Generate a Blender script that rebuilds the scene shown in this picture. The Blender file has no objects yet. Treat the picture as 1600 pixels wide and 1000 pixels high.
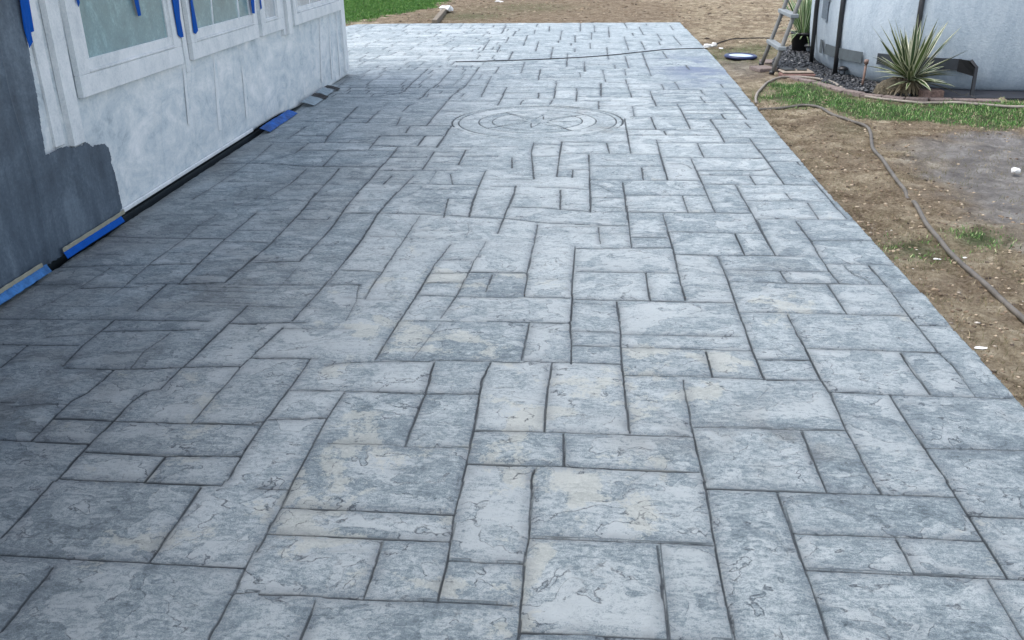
import bpy, bmesh, math, random
import numpy as np
from mathutils import Vector, Matrix
S = bpy.context.scene
COL = S.collection
rnd = random.Random(7)

# ------------------------------------------------------------------ camera
cd = bpy.data.cameras.new('camera'); cam = bpy.data.objects.new('camera', cd); COL.objects.link(cam)
S.camera = cam
cd.sensor_width = 36; cd.lens = 36*1407.7/1600; cd.clip_start = .05; cd.clip_end = 2000
PITCH, ROLL, YAW, EYE = math.radians(23.33), math.radians(-.905), math.radians(5.36), 1.55
cp, sp, cy, sy = math.cos(PITCH), math.sin(PITCH), math.cos(YAW), math.sin(YAW)
fwd = Vector((-sy*cp, cy*cp, -sp)); rt = Vector((cy, sy, 0)); up = rt.cross(fwd)
r2 = math.cos(ROLL)*rt + math.sin(ROLL)*up; u2 = -math.sin(ROLL)*rt + math.cos(ROLL)*up
m = Matrix((r2, u2, -fwd)).transposed().to_4x4(); m.translation = Vector((0, 0, EYE)); cam.matrix_world = m

# ------------------------------------------------------------------ sky, sun, exposure
SUN_EL, SUN_AZ = math.radians(64), math.radians(-102)      # azimuth measured from +Y towards +X
world = bpy.data.worlds.new('World'); S.world = world; world.use_nodes = True
wn = world.node_tree.nodes; wl = world.node_tree.links
sky = wn.new('ShaderNodeTexSky'); sky.sky_type = 'NISHITA'; sky.sun_disc = False
sky.sun_elevation = SUN_EL; sky.sun_rotation = SUN_AZ; sky.air_density = 1.0; sky.dust_density = 2.5; sky.ozone_density = 1.0
hs = wn.new('ShaderNodeHueSaturation'); hs.inputs['Saturation'].default_value = .60; wl.new(sky.outputs[0], hs.inputs['Color']); wl.new(hs.outputs[0], wn['Background'].inputs['Color']); wn['Background'].inputs['Strength'].default_value = .15
sl = bpy.data.lights.new('sun', 'SUN'); sl.energy = 1.0; sl.angle = math.radians(38); sl.color = (1, .975, .94)
so = bpy.data.objects.new('sun', sl); COL.objects.link(so)
sd = Vector((math.sin(SUN_AZ)*math.cos(SUN_EL), math.cos(SUN_AZ)*math.cos(SUN_EL), math.sin(SUN_EL)))
so.rotation_euler = sd.to_track_quat('Z', 'Y').to_euler(); so.location = sd*30
S.view_settings.view_transform = 'Standard'; S.view_settings.look = 'None'
S.view_settings.exposure = 1.09; S.view_settings.gamma = 1.0
S.render.engine = 'CYCLES'

# ------------------------------------------------------------------ helpers
def empty(name, loc=(0, 0, 0), rz=0):
    o = bpy.data.objects.new(name, None); COL.objects.link(o)
    o.location = loc; o.rotation_euler = (0, 0, rz); return o
def tag(o, label=None, cat=None, group=None, kind=None):
    for k, v in (('label', label), ('category', cat), ('group', group), ('kind', kind)):
        if v: o[k] = v
    return o
class MB:
    def __init__(s): s.v = []; s.f = []
    def add(s, vs, fs):
        n = len(s.v); s.v += [tuple(v) for v in vs]; s.f += [tuple(i+n for i in f) for f in fs]; return s
    def box(s, x0, x1, y0, y1, z0, z1, c=.004):
        vs = []
        for (X0, X1, Y0, Y1, z) in ((x0+c, x1-c, y0+c, y1-c, z0), (x0, x1, y0, y1, z0+c), (x0, x1, y0, y1, z1-c), (x0+c, x1-c, y0+c, y1-c, z1)):
            vs += [(X0, Y0, z), (X1, Y0, z), (X1, Y1, z), (X0, Y1, z)]
        fs = [(3, 2, 1, 0), (12, 13, 14, 15)]
        for k in range(3):
            for i in range(4):
                j = (i+1) % 4; fs.append((4*k+i, 4*k+j, 4*k+4+j, 4*k+4+i))
        return s.add(vs, fs)
    def tube(s, pts, rad, n=10, cap=True):
        pts = [Vector(p) for p in pts]; rr = rad if isinstance(rad, (list, tuple)) else [rad]*len(pts)
        vs = []; fs = []; ref = None
        for i, p in enumerate(pts):
            t = (pts[min(i+1, len(pts)-1)]-pts[max(i-1, 0)]).normalized()
            if ref is None: ref = t.orthogonal().normalized()
            ref = (ref-t*ref.dot(t)).normalized(); b = t.cross(ref)
            for k in range(n):
                a = 2*math.pi*k/n; vs.append(p+rr[i]*(math.cos(a)*ref+math.sin(a)*b))
        for i in range(len(pts)-1):
            for k in range(n):
                j = (k+1) % n; fs.append((i*n+k, i*n+j, (i+1)*n+j, (i+1)*n+k))
        if cap: fs += [tuple(range(n))[::-1], tuple((len(pts)-1)*n+k for k in range(n))]
        return s.add(vs, fs)
    def lathe(s, prof, c=(0, 0, 0), n=24, sx=1, sy=1):
        vs = []; fs = []
        for r, z in prof:
            for k in range(n):
                a = 2*math.pi*k/n; vs.append((c[0]+r*sx*math.cos(a), c[1]+r*sy*math.sin(a), c[2]+z))
        for i in range(len(prof)-1):
            for k in range(n):
                j = (k+1) % n; fs.append((i*n+k, i*n+j, (i+1)*n+j, (i+1)*n+k))
        fs += [tuple(range(n))[::-1], tuple((len(prof)-1)*n+k for k in range(n))]
        return s.add(vs, fs)
    def build(s, name, mat, parent=None, smooth=False):
        me = bpy.data.meshes.new(name); me.from_pydata(s.v, [], s.f); me.validate()
        me.materials.append(mat)
        if smooth: me.polygons.foreach_set('use_smooth', [True]*len(me.polygons))
        o = bpy.data.objects.new(name, me); COL.objects.link(o); o.parent = parent; return o
def np_mesh(name, V, F, mat, parent=None, smooth=False, attrs=None):
    me = bpy.data.meshes.new(name); V = np.ascontiguousarray(V, dtype=np.float32); F = np.ascontiguousarray(F, dtype=np.int32)
    me.vertices.add(len(V)); me.vertices.foreach_set('co', V.ravel())
    k = F.shape[1]; me.loops.add(F.size); me.loops.foreach_set('vertex_index', F.ravel())
    me.polygons.add(len(F)); me.polygons.foreach_set('loop_start', np.arange(0, F.size, k, dtype=np.int32))
    me.update(calc_edges=True)
    if smooth: me.polygons.foreach_set('use_smooth', np.ones(len(F), dtype=bool))
    for n, a in (attrs or {}).items():
        at = me.attributes.new(n, 'FLOAT', 'POINT'); at.data.foreach_set('value', np.ascontiguousarray(a.ravel(), dtype=np.float32))
    me.materials.append(mat)
    o = bpy.data.objects.new(name, me); COL.objects.link(o); o.parent = parent; return o
def grid_faces(nx, ny, off=0):
    i = np.arange(ny-1)[:, None]*nx+np.arange(nx-1)[None, :]+off
    return np.stack([i, i+1, i+nx+1, i+nx], -1).reshape(-1, 4)
def vnoise(x, y, seed=0):
    T = np.random.RandomState(seed).rand(256, 256)
    xi = np.floor(x).astype(int); yi = np.floor(y).astype(int); fx = x-xi; fy = y-yi
    fx = fx*fx*(3-2*fx); fy = fy*fy*(3-2*fy); a = xi & 255; b = yi & 255; a1 = (a+1) & 255; b1 = (b+1) & 255
    return (T[a, b]*(1-fx)+T[a1, b]*fx)*(1-fy)+(T[a, b1]*(1-fx)+T[a1, b1]*fx)*fy
def fbm(x, y, seed=0, oct=4, g=.5):
    s = 0; w = 1; t = 0
    for o in range(oct):
        s = s+w*vnoise(x*2**o+o*17.3, y*2**o+o*9.1, seed+o); t += w; w *= g
    return s/t
def sst(a, b, x):
    t = np.clip((x-a)/(b-a), 0, 1); return t*t*(3-2*t)
def in_poly(X, Y, P):
    r = np.zeros(X.shape, bool); n = len(P)
    for i in range(n):
        (x0, y0), (x1, y1) = P[i], P[(i+1) % n]
        if y0 == y1: continue
        c = ((y0 > Y) != (y1 > Y)) & (X < (x1-x0)*(Y-y0)/(y1-y0)+x0); r ^= c
    return r
def seg_dist(X, Y, a, b):
    dx, dy = b[0]-a[0], b[1]-a[1]; L = dx*dx+dy*dy+1e-12
    t = np.clip(((X-a[0])*dx+(Y-a[1])*dy)/L, 0, 1)
    return np.hypot(X-a[0]-t*dx, Y-a[1]-t*dy)
def poly_dist(X, Y, P, closed=True):     # signed distance, negative inside
    d = np.full(X.shape, 1e9); n = len(P)
    for i in range(n if closed else n-1): d = np.minimum(d, seg_dist(X, Y, P[i], P[(i+1) % n]))
    return np.where(in_poly(X, Y, P), -d, d) if closed else d

class NT:                                  # small node-tree builder
    def __init__(s, name):
        s.m = bpy.data.materials.new(name); s.m.use_nodes = True; s.n = s.m.node_tree.nodes; s.l = s.m.node_tree.links
        s.b = s.n['Principled BSDF']; s.tc = s.n.new('ShaderNodeTexCoord').outputs['Object']
    def put(s, inp, v):
        if hasattr(v, 'is_output'): s.l.new(v, inp)
        elif isinstance(v, (tuple, list)): inp.default_value = tuple(v)+((1,) if len(v) == 3 and len(inp.default_value) == 4 else ())
        else: inp.default_value = v
    def set(s, **k):
        for a, v in k.items(): s.put(s.b.inputs[a.replace('_', ' ')], v)
        return s
    def map(s, scale=(1, 1, 1), rot=(0, 0, 0), loc=(0, 0, 0)):
        q = s.n.new('ShaderNodeMapping'); s.l.new(s.tc, q.inputs[0]); q.inputs['Scale'].default_value = scale
        q.inputs['Rotation'].default_value = rot; q.inputs['Location'].default_value = loc; return q.outputs[0]
    def noise(s, scale=5, detail=6, rough=.6, vec=None, dist=0, color=False):
        q = s.n.new('ShaderNodeTexNoise'); s.put(q.inputs['Vector'], vec or s.tc)
        for k, v in (('Scale', scale), ('Detail', detail), ('Roughness', rough), ('Distortion', dist)): q.inputs[k].default_value = v
        return q.outputs['Color' if color else 'Fac']
    def vor(s, scale=5, feature='F1', vec=None, out='Distance'):
        q = s.n.new('ShaderNodeTexVoronoi'); q.feature = feature; s.put(q.inputs['Vector'], vec or s.tc); q.inputs['Scale'].default_value = scale; return q.outputs[out]
    def attr(s, name):
        q = s.n.new('ShaderNodeAttribute'); q.attribute_name = name; return q.outputs['Fac']
    def math(s, op, a, b=0, clamp=False):
        q = s.n.new('ShaderNodeMath'); q.operation = op; q.use_clamp = clamp; s.put(q.inputs[0], a); s.put(q.inputs[1], b); return q.outputs[0]
    def ramp(s, x, stops):
        q = s.n.new('ShaderNodeValToRGB'); s.put(q.inputs[0], x); e = q.color_ramp.elements
        while len(e) < len(stops): e.new(.5)
        for i, (p, c) in enumerate(stops):
            e[i].position = p; e[i].color = tuple(c)+(1,) if isinstance(c, (tuple, list)) else (c, c, c, 1)
        return q.outputs[0]
    def mix(s, f, a, b, mode='MIX'):
        q = s.n.new('ShaderNodeMix'); q.data_type = 'RGBA'; q.blend_type = mode
        s.put(q.inputs[0], f); s.put(q.inputs[6], a); s.put(q.inputs[7], b); return q.outputs[2]
    def bump(s, h, strength=.5, dist=.01, normal=None):
        q = s.n.new('ShaderNodeBump'); s.put(q.inputs['Height'], h); q.inputs['Strength'].default_value = strength; q.inputs['Distance'].default_value = dist
        if normal: s.l.new(normal, q.inputs['Normal'])
        return q.outputs[0]
    def nrm(s, n): s.l.new(n, s.b.inputs['Normal']); return s
def simple(name, col, rough=.6, var=.25, scale=20, metal=0, spec=.5, bump=.1, bd=.003):
    t = NT(name); n = t.noise(scale, 5, .65)
    c = t.mix(t.ramp(n, [(.3, 0.), (.7, 1.)]), tuple(x*(1-var) for x in col), tuple(min(1, x*(1+var)) for x in col))
    t.set(Base_Color=c, Roughness=rough, Metallic=metal); t.b.inputs['Specular IOR Level'].default_value = spec
    if bump: t.nrm(t.bump(t.noise(scale*3, 5, .7), bump, bd))
    return t.m
# joint lines of the slate pattern: weight, then x y pairs in millimetres on the slab
J = [(1,-1657,2246,-1650,2147,-1648,2054,-1647,1959), (1,-1600,1886,-1415,1884,-1172,1881,-1020,1881,-906,1882), (1,-1178,2244,-1176,2150,-1176,2040,-1175,1886), (1,-1119,2281,-1119,2255),
(1,-1424,1845,-1422,1731,-1419,1677,-1419,1603), (1,-900,1776,-898,1674,-899,1608), (0.8,-909,1776,-841,1788), (0.3,-1365,2101,-1398,2025,-1422,2015),
(0.8,-909,1977,-905,1868,-900,1776), (1,-905,2295,-899,2156,-899,2043,-899,1950), (1,-1006,2249,-910,2250), (1,-900,2158,-731,2157,-596,2155,-521,2157,-478,2156,-381,2155),
(1,-893,2031,-696,2028,-541,2027,-507,2028,-376,2030), (1,-377,2330,-379,2155,-369,1965,-367,1784), (1,-563,2008,-559,1912,-560,1782), (1,-830,1781,-714,1785,-617,1783,-566,1780,-423,1785,-366,1787,-179,1785),
(1,-679,1762,-676,1624), (1,-366,1950,-270,1946,-193,1949), (0.4,-765,1923,-741,1950,-714,1962,-635,1968,-564,1972), (0.4,-664,1716,-623,1713),
(1,-166,2344,-156,2064,-162,1959,-153,1694,-156,1661), (1,-156,2064,20,2062,195,2065,350,2063), (1,199,2053,201,1887,202,1692), (1,359,2378,361,2326,356,2064,357,1868,360,1699),
(1,362,2339,544,2339), (1,-149,1691,22,1696,200,1692,362,1700), (1,-193,1949,-163,1949), (0.6,-179,1785,-159,1785),
(1,52,1690,56,1677), (0.4,455,2150,481,2144,509,2128), (0.3,140,2364,94,2259), (1,-163,2412,-166,2379,-166,2344),
(1,544,2337,713,2340,876,2342,941,2344,1085,2343), (1,718,2402,718,2342), (1,870,2411,876,2342), (1,1091,2426,1092,2317,1092,2149,1091,1978),
(1,571,2328,576,2136,580,1974,583,1848,580,1714), (1,577,2132,814,2134,878,2133,1086,2133), (1,1092,2250,1243,2248), (1,582,1974,729,1974,859,1976,1011,1977,1130,1976),
(1,854,2124,857,2063,858,1976), (1,1039,1970,1038,1862,1039,1755), (0.5,508,2124,528,2115,542,2069,548,2032), (0.4,777,2296,812,2223,843,2206,844,2176),
(0.3,1109,2183,1134,2138), (0.3,1131,2110,1178,2092), (0.3,852,1810,801,1765,793,1730), (0.25,613,1827,616,1773,667,1769,765,1757),
(1,-2449,3212,-2333,3218,-2119,3222), (1,-2332,3210,-2314,3001), (1,-2097,3484,-2097,3371,-2100,3239,-2072,3029), (1,-2097,3371,-1769,3397,-1675,3411),
(0.6,-2300,3293,-2196,3323,-2097,3337), (1,-2059,3013,-1859,3013,-1704,3029,-1590,3053,-1364,3070), (0.6,-1782,3363,-1811,3185,-1789,3024), (1,-1572,3512,-1581,3153,-1592,3050,-1596,2867),
(0.6,-1596,2867,-1645,2839), (1,-1645,2839,-1660,2745,-1655,2628,-1658,2456,-1647,2247), (1,-1850,3010,-1856,2826,-1885,2756,-1878,2637,-1868,2474), (0.7,-2139,2728,-2084,2729),
(0.6,-2070,2696,-1988,2723,-1882,2729), (1,-1872,2626,-1658,2623,-1367,2622,-1141,2629), (1,-1977,2474,-1842,2467,-1661,2466), (0.7,-1344,3196,-1361,3063,-1364,2875,-1370,2739,-1371,2629),
(1,-1353,3148,-1327,3149), (1,-1643,2417,-1364,2410,-1122,2426), (1,-1367,2405,-1365,2265), (1,-1122,2574,-1120,2421,-1112,2282),
(1,-1644,2261,-1470,2258,-1119,2255), (1,-1567,3480,-1448,3487), (0.3,-2106,3042,-2140,2976,-2113,2943,-2047,2974), (1,-1319,3456,-1347,3204),
(1,-1449,3492,-1324,3504,-1240,3508), (0.7,-1311,3442,-1020,3455), (1,-828,3552,-837,3349,-845,3165), (0.6,-823,3547,-648,3553,-334,3564),
(0.7,-644,3527,-697,3181), (0.25,-603,3538,-606,3179), (1,-1326,3145,-1074,3156), (1,-1106,3165,-1108,2955,-1122,2673,-1120,2568),
(1,-1033,3104,-962,3127,-806,3149,-628,3156,-612,3171,-389,3174,-300,3165), (1,-608,3150,-595,2895,-599,2728,-598,2524), (1,-1101,2884,-871,2895,-599,2885,-400,2901), (1,-385,3163,-401,3010,-387,2707,-385,2578,-380,2421,-380,2330),
(1,-898,2884,-909,2686,-905,2464,-907,2295), (1,-1109,2668,-910,2691), (1,-1148,2646,-1119,2656), (0.8,-857,2522,-642,2529,-603,2518,-391,2525),
(1,-381,2636,-254,2641), (1,-378,2427,-235,2425), (0.3,-599,2374,-520,2384,-517,2426,-451,2430), (0.4,-436,2470,-388,2482),
(1,-334,3561,-92,3565,-79,3592), (1,-260,3547,-264,3191), (1,-82,3574,-67,3167), (0.8,-73,3486,125,3471),
(1,-66,3337,129,3345), (1,-300,3165,-268,3167,-241,3182,125,3178), (1,131,3603,128,3207,138,2807,142,2653), (1,138,3463,611,3462),
(1,135,3333,650,3332), (1,467,3307,467,3088), (1,655,3631,651,3339,659,3086), (1,662,3252,699,3249),
(1,-143,3174,-149,2861,-143,2646), (1,135,3084,464,3088,670,3080), (1,354,3055,353,2731,356,2545,362,2378), (1,-254,2641,-75,2645,139,2640,350,2641),
(0.3,147,2718,353,2725), (1,-79,2634,-71,2436), (1,-235,2427,-68,2433,187,2425,350,2428), (1,362,2709,608,2712),
(0.4,251,3009,306,2962), (0.4,149,2952,215,2883,263,2792), (0.4,189,2421,145,2364), (0.4,658,3008,609,2919),
(1,859,3642,866,3352,864,3085,875,2984,867,2719,870,2568,872,2412), (1,699,3249,858,3253), (1,669,3077,863,3082), (1,875,3363,1234,3360,1336,3351,1385,3351),
(1,1229,3342,1224,3186,1228,2992), (0.7,1376,3670,1377,3366,1388,3237,1383,2983), (1,1388,3625,1503,3626), (1,877,2992,1078,2983,1381,2980,1501,2979),
(1,1085,2981,1084,2733,1095,2426), (1,1094,2618,1398,2623), (1,607,2709,860,2714), (1,716,2699,718,2402),
(0.5,889,2830,924,2799,972,2800,1017,2788,1041,2762,1054,2721,1061,2674), (0.5,1466,3044,1465,2982), (0.3,1247,2957,1223,2903,1245,2887), (0.5,1104,2921,1141,2919),
(0.4,1424,2852,1445,2826), (0.4,749,3360,778,3280), (1,-2766,4664,-2507,4638,-2042,4637), (0.7,-2271,5093,-2292,4881,-2269,4628,-2277,4229,-2254,3907,-2254,3781),
(1,-2042,5152,-2038,4581,-2020,4193,-1999,3942), (1,-2747,4139,-2470,4184,-2272,4200,-2022,4236), (0.7,-2452,4148,-2465,3875,-2500,3698,-2544,3551), (1,-2757,3887,-2515,3908),
(1,-2453,3855,-2352,3877,-2181,3890), (1,-2217,3931,-2076,3942,-1997,3938,-1781,3970), (1,-1766,4379,-1772,4253,-1779,3975), (1,-2058,3928,-2045,3596),
(0.4,-1990,3931,-1612,3946), (0.6,-2617,3474,-2446,3477,-2105,3492), (1,-2091,3493,-1670,3501), (1,-2094,3493,-2097,3371),
(1,-1561,3688,-1569,3485,-1580,3183), (1,-1566,3477,-1445,3480), (0.4,-1844,3722,-1888,3531), (0.4,-1561,3678,-1775,3667),
(0.4,-2311,4880,-2140,4887), (0.4,-2251,4383,-2135,4401), (1,-1812,5620,-1791,5436,-1771,5180,-1763,4931,-1753,4544,-1766,4263,-1779,3966), (0.6,-2399,5355,-2370,5410,-2116,5455,-1957,5430,-1776,5413,-1514,5423,-1323,5453),
(0.6,-1960,5195,-1783,5221,-1564,5243), (1,-1746,5026,-1564,5015,-1567,5080), (1,-1524,5629,-1524,5431,-1517,5245,-1503,5018,-1493,4736,-1500,4522,-1504,4295,-1762,4253), (0.5,-1927,4937,-1764,4936),
(0.4,-2040,5102,-1935,5119), (1,-1270,5638,-1282,5455,-1289,5158,-1266,4677,-1268,4376,-1277,4017,-1300,3526), (1,-1494,5158,-1175,5176), (0.5,-1710,4502,-1498,4529),
(0.6,-1485,4189,-1487,3954,-1510,3835), (1,-1619,3948,-1487,3954,-1102,3977), (0.7,-1113,3973,-1073,3762,-1063,3539), (1,-1560,3682,-1567,3512),
(0.7,-1558,3678,-1337,3679), (0.7,-1033,4490,-1036,4192,-1043,3994,-1039,3795), (0.4,-1975,4448,-1752,4458), (0.4,-1929,4591,-1766,4689),
(1,-1253,5173,-887,5139,-513,5088,-275,5009,-16,4989), (1,-914,5512,-876,5094), (1,-751,5656,-742,5387,-727,5126), (1,-506,5664,-513,5338,-518,5095,-525,4800),
(0.5,-727,5179,-607,5321,-541,5380), (1,-505,5333,-292,5319,-189,5287,-19,5260), (1,-202,5675,-193,5295), (1,-1275,5638,-1283,5310),
(0.7,-1026,5115,-1029,4756,-1040,4210), (0.5,-716,4986,-690,4840,-696,4701), (1,-310,4977,-310,4586,-313,4189,-305,3872), (1,-768,4349,-627,4361),
(0.8,-571,4662,-599,4327,-618,3865,-652,3590), (1,-759,4599,-793,4299,-807,3871,-827,3552), (0.7,-784,4145,-617,4166), (1,-618,4175,-315,4175),
(0.6,-784,4015,-617,4028), (1,-484,4145,-490,3920), (0.5,-967,3879,-840,3886), (1,-801,3855,-616,3845,-324,3848),
(0.5,-304,3868,-207,3885), (1,-307,3861,-94,3851), (1,-84,4596,-90,4058,-81,3813,-81,3592), (1,-80,4560,-12,4563),
(1,-72,4210,-9,4209), (1,-76,3845,-6,3845), (0.3,-700,4678,-517,4686), (1,-80,4560,211,4584,420,4591),
(1,-72,4210,423,4207), (0.5,-95,5249,-19,5247,195,5250), (1,421,5224,426,4864,431,4556,429,4207,433,3855), (1,-90,4986,202,4974),
(1,39,4943,49,4645), (1,221,4763,415,4760), (1,430,4875,941,4867), (1,790,4856,792,4490),
(1,939,5713,946,5284,944,4909,948,4498), (1,959,5526,1162,5533), (1,961,5149,1092,5146), (1,436,4494,648,4484,974,4495),
(1,650,4474,658,4112,654,3760,655,3631), (1,657,4273,932,4267), (1,658,4109,903,4107), (1,-64,3842,261,3838,434,3835,645,3838),
(1,270,4199,273,3847), (1,122,3824,126,3603), (1,661,3731,835,3733), (0.5,852,4463,886,4358,928,4313),
(0.5,149,4840,205,4836), (0.3,426,3683,563,3771,657,3798), (0.6,860,5726,902,5675,918,5592), (1,211,5250,566,5251,940,5249),
(1,210,5627,721,5636), (1,211,5393,213,4950,215,4588), (1,572,5625,571,5256), (1,1005,5522,1471,5533),
(0.5,1031,5686,1240,5699), (1,1226,5708,1232,5550), (1,1469,5732,1464,5440,1471,5161), (1,1317,5496,1308,5155),
(1,946,5146,1510,5143), (1,951,5128,946,4794,948,4498), (1,1170,5099,1180,4738,1169,4508,1168,4279,1175,4103), (1,1182,4749,1514,4763),
(1,843,4489,1133,4486), (1,1178,4378,1515,4382), (1,809,4267,1165,4264), (1,928,4258,935,4117),
(1,783,4101,1163,4099,1309,4096,1385,4097), (1,1115,4084,1120,3734), (1,1380,4363,1388,4047,1377,3726,1376,3670), (1,1392,4002,1499,3996),
(1,725,3735,1109,3733,1370,3723), (1,862,3713,859,3642), (0.4,1183,4316,1220,4263), (0.6,1248,4356,1274,4212,1308,4161,1315,4097),
(0.3,1157,3862,1241,3821,1352,3864), (1,-2281,8295,-2264,8048), (1,-2045,8297,-2025,7962), (0.5,-2625,7984,-2240,8001),
(1,-2249,7901,-2220,7382,-2182,7133), (1,-2531,7754,-2529,7249), (0.5,-2535,7545,-2453,7535), (1,-2534,7402,-2223,7392),
(0.5,-2754,7146,-2625,7375), (0.7,-2607,7125,-2487,7117,-1979,7128,-1766,7118), (1,-1637,7408,-1783,7405,-1758,6885), (1,-2302,7107,-2303,6739,-2375,6587),
(1,-2297,6851,-1521,6846), (0.6,-1982,7137,-1985,7235,-1836,7238), (1,-1749,7023,-1555,7013), (0.8,-2593,7053,-2553,6583,-2555,6398,-2553,6184,-2552,5825,-2563,5424),
(1,-2754,6380,-2550,6410,-2288,6385,-2097,6331,-1543,6319), (1,-1985,6835,-1965,6335), (1,-1530,6890,-1531,6567,-1536,6308,-1525,5960,-1533,5598), (1,-1530,6629,-1476,6631),
(1,-1516,6221,-1390,6217), (0.8,-2059,6236,-2046,5841,-2087,5517), (1,-1826,6280,-1812,6058,-1807,5815,-1792,5466), (0.6,-2548,5859,-2177,5885),
(0.5,-2418,5778,-2347,5781,-2314,5715,-2295,5479), (0.5,-2050,5824,-1960,5793,-1913,5696,-1802,5765), (0.5,-1401,6070,-1402,5811), (1,-1277,5669,-1283,5310,-1286,5144),
(0.6,-1795,5533,-1655,5547), (1,-1745,7406,-1236,7399), (1,-1604,7711,-1584,7523), (1,-1247,7717,-1233,7451,-1236,7011),
(1,-1395,7386,-1389,7031), (1,-1656,7002,-1235,7002), (1,-1544,6981,-1529,6425), (1,-1537,6801,-1348,6784),
(1,-1513,6617,-1260,6624), (1,-1226,6831,-1218,6554,-1218,6259), (1,-1484,6222,-960,6229), (1,-1219,6671,-1032,6663),
(1,-1115,6991,-958,6994), (1,-987,6903,-975,6401), (1,-946,6673,-723,6679), (1,-471,6668,-262,6703),
(0.5,-972,6381,-763,6348), (1,-605,6653,-575,6315), (1,-475,7167,-474,6848,-398,6013), (1,-466,7111,-253,7101),
(1,-252,7220,-251,6682,-246,6087), (1,-246,7186,-36,7186), (1,-226,6780,-33,6772), (1,-245,6287,-28,6286),
(1,-141,6290,-139,6055), (0.6,-237,6077,-114,6081), (1,-1396,6070,-1405,5861), (1,-1243,6075,-1258,5833,-1280,5484,-1289,5338),
(1,-1246,5860,-930,5843,-756,5832), (1,-992,6136,-934,5843), (0.6,-1104,6188,-1104,5871), (1,-759,6235,-754,5816,-749,5444,-730,5113),
(1,-658,5803,-514,5807), (1,-508,5840,-502,5572,-511,5310), (1,-360,5796,-191,5786,-23,5750), (1,-206,5737,-193,5295),
(0.6,-740,5992,-403,6002), (0.5,-1125,5771,-1180,5564), (1,-138,7189,288,7197), (1,106,7156,124,6797),
(1,279,7739,285,6801), (1,-129,6778,485,6776), (1,287,7477,589,7472,1043,7465), (1,289,7713,1007,7686),
(1,590,7637,600,7472), (1,1036,7751,1033,7221), (1,505,7283,502,6742,504,6023), (1,509,7173,1263,7170),
(1,817,7156,817,6688), (1,-32,6751,-19,6007,-9,5247), (1,-20,6400,484,6394), (1,347,6360,341,6018),
(1,-118,6283,-33,6293), (1,-13,6001,711,6013), (1,502,6680,853,6676,1257,6658), (1,719,6645,723,6134,725,5907,732,5257),
(1,1247,7321,1255,6761,1256,6047), (1,1033,7380,1487,7374), (1,1262,6975,1421,6957), (1,1272,6837,1397,6827),
(1,1269,6570,1349,6561), (1,730,6285,1143,6290,1243,6366), (1,735,6159,1233,6156), (1,1069,6144,1070,5908),
(1,730,5913,1230,5907), (1,937,5904,942,5310,948,5205), (1,201,5946,208,5567,207,5256), (0.6,-3,5890,52,5842,113,5701),
(0.7,540,6481,639,6472,672,6426,694,6332), (1,-9,5553,196,5558), (0.5,928,5692,1193,5701), (1,1337,9356,1339,8814,1347,8149),
(0.7,1345,9270,1498,9287), (1,1373,9132,1494,9132), (1,1376,8825,1529,8825), (1,1062,8996,1287,8970),
(1,1015,8553,1313,8565), (1,1000,8419,1345,8422), (1,1156,8420,1158,8169), (1,972,8153,1507,8159),
(0.5,1366,8329,1502,8330), (1,1023,8123,1041,7684,1031,7198), (1,922,7682,1017,7684), (1,1063,7930,1275,7932,1453,7935),
(1,1044,7772,1313,7760), (1,1312,8018,1323,7768), (1,1050,7378,1488,7368), (1,869,7177,1240,7177),
(1,1251,7345,1258,6834,1261,6442,1258,5926), (1,1266,6971,1496,6976), (1,1272,6835,1467,6823), (1,1260,6558,1512,6565),
(1,1465,6564,1468,6448), (1,816,6683,1098,6659,1232,6678), (0.5,1344,6079,1413,6081), (0.5,1352,6224,1370,6119,1415,6120),
(1,1462,6045,1467,5732), (1,1258,5926,1444,5901), (0.7,-3055,10554,-2775,10716), (0.7,-2877,10529,-2815,9643),
(1,-2131,11116,-2383,11104), (1,-2066,11389,-2053,10304,-2032,9703,-2057,9517,-2229,9367), (1,-1769,11341,-1744,10232,-1761,9882), (1,-2035,9929,-1761,9882),
(1,-1784,9830,-1768,9337,-1787,9164), (1,-1451,9926,-1473,9108,-1464,7839), (1,-1779,8915,-1811,8834,-1811,8501), (1,-2310,8753,-2273,8139),
(1,-2049,8549,-2029,7940), (0.5,-2063,9023,-2043,8625), (1,-1776,8237,-1733,7879), (1,-2388,7971,-2008,7962),
(1,-2253,7893,-2214,7382,-2177,7121), (1,-2397,7386,-2214,7382), (1,-1763,7835,-1240,7821), (1,-1605,7816,-1587,7529),
(1,-1782,7390,-1241,7399), (1,-1778,7390,-1761,6954), (1,-1240,7821,-1233,7399,-1226,6965), (1,-1399,7377,-1395,7031),
(1,-2311,7100,-2181,7121,-1988,7143,-1767,7112), (0.6,-1980,7143,-1980,7235,-1775,7147), (0.5,-1755,7527,-1782,7390), (0.4,-2155,8624,-1846,8626),
(0.4,-1614,8381,-1474,8358), (1,-1449,9080,-1330,9064), (1,-1438,8529,-1252,8505), (0.4,-2674,9705,-2351,9768),
(0.4,-2755,8570,-2566,8571), (1,-1845,11574,-909,11555), (1,-1158,13105,-1139,12228), (1,-609,13085,-586,12310),
(1,-381,12862,-348,11526), (1,-905,11985,-878,10999), (1,-1446,11548,-1415,10025,-1484,9221), (1,-1198,11543,-1185,10965),
(1,-1337,10983,-669,10957), (1,-1206,10733,-1159,9308), (1,-1164,9957,-943,9956), (1,-953,9956,-939,9279,-934,8838),
(1,-1452,10059,-1185,10057), (1,-948,9576,-414,9562), (1,-879,10457,-431,10452), (1,-664,11362,-639,10469),
(1,-651,11237,-406,11233,-129,11352), (1,-139,12059,-115,11106), (1,-639,10651,78,10642), (1,-176,11028,-164,10645),
(1,-428,10360,-404,9222), (1,-838,9955,-431,9953), (1,-408,9888,75,9872), (1,-186,9854,-178,9056),
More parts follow.
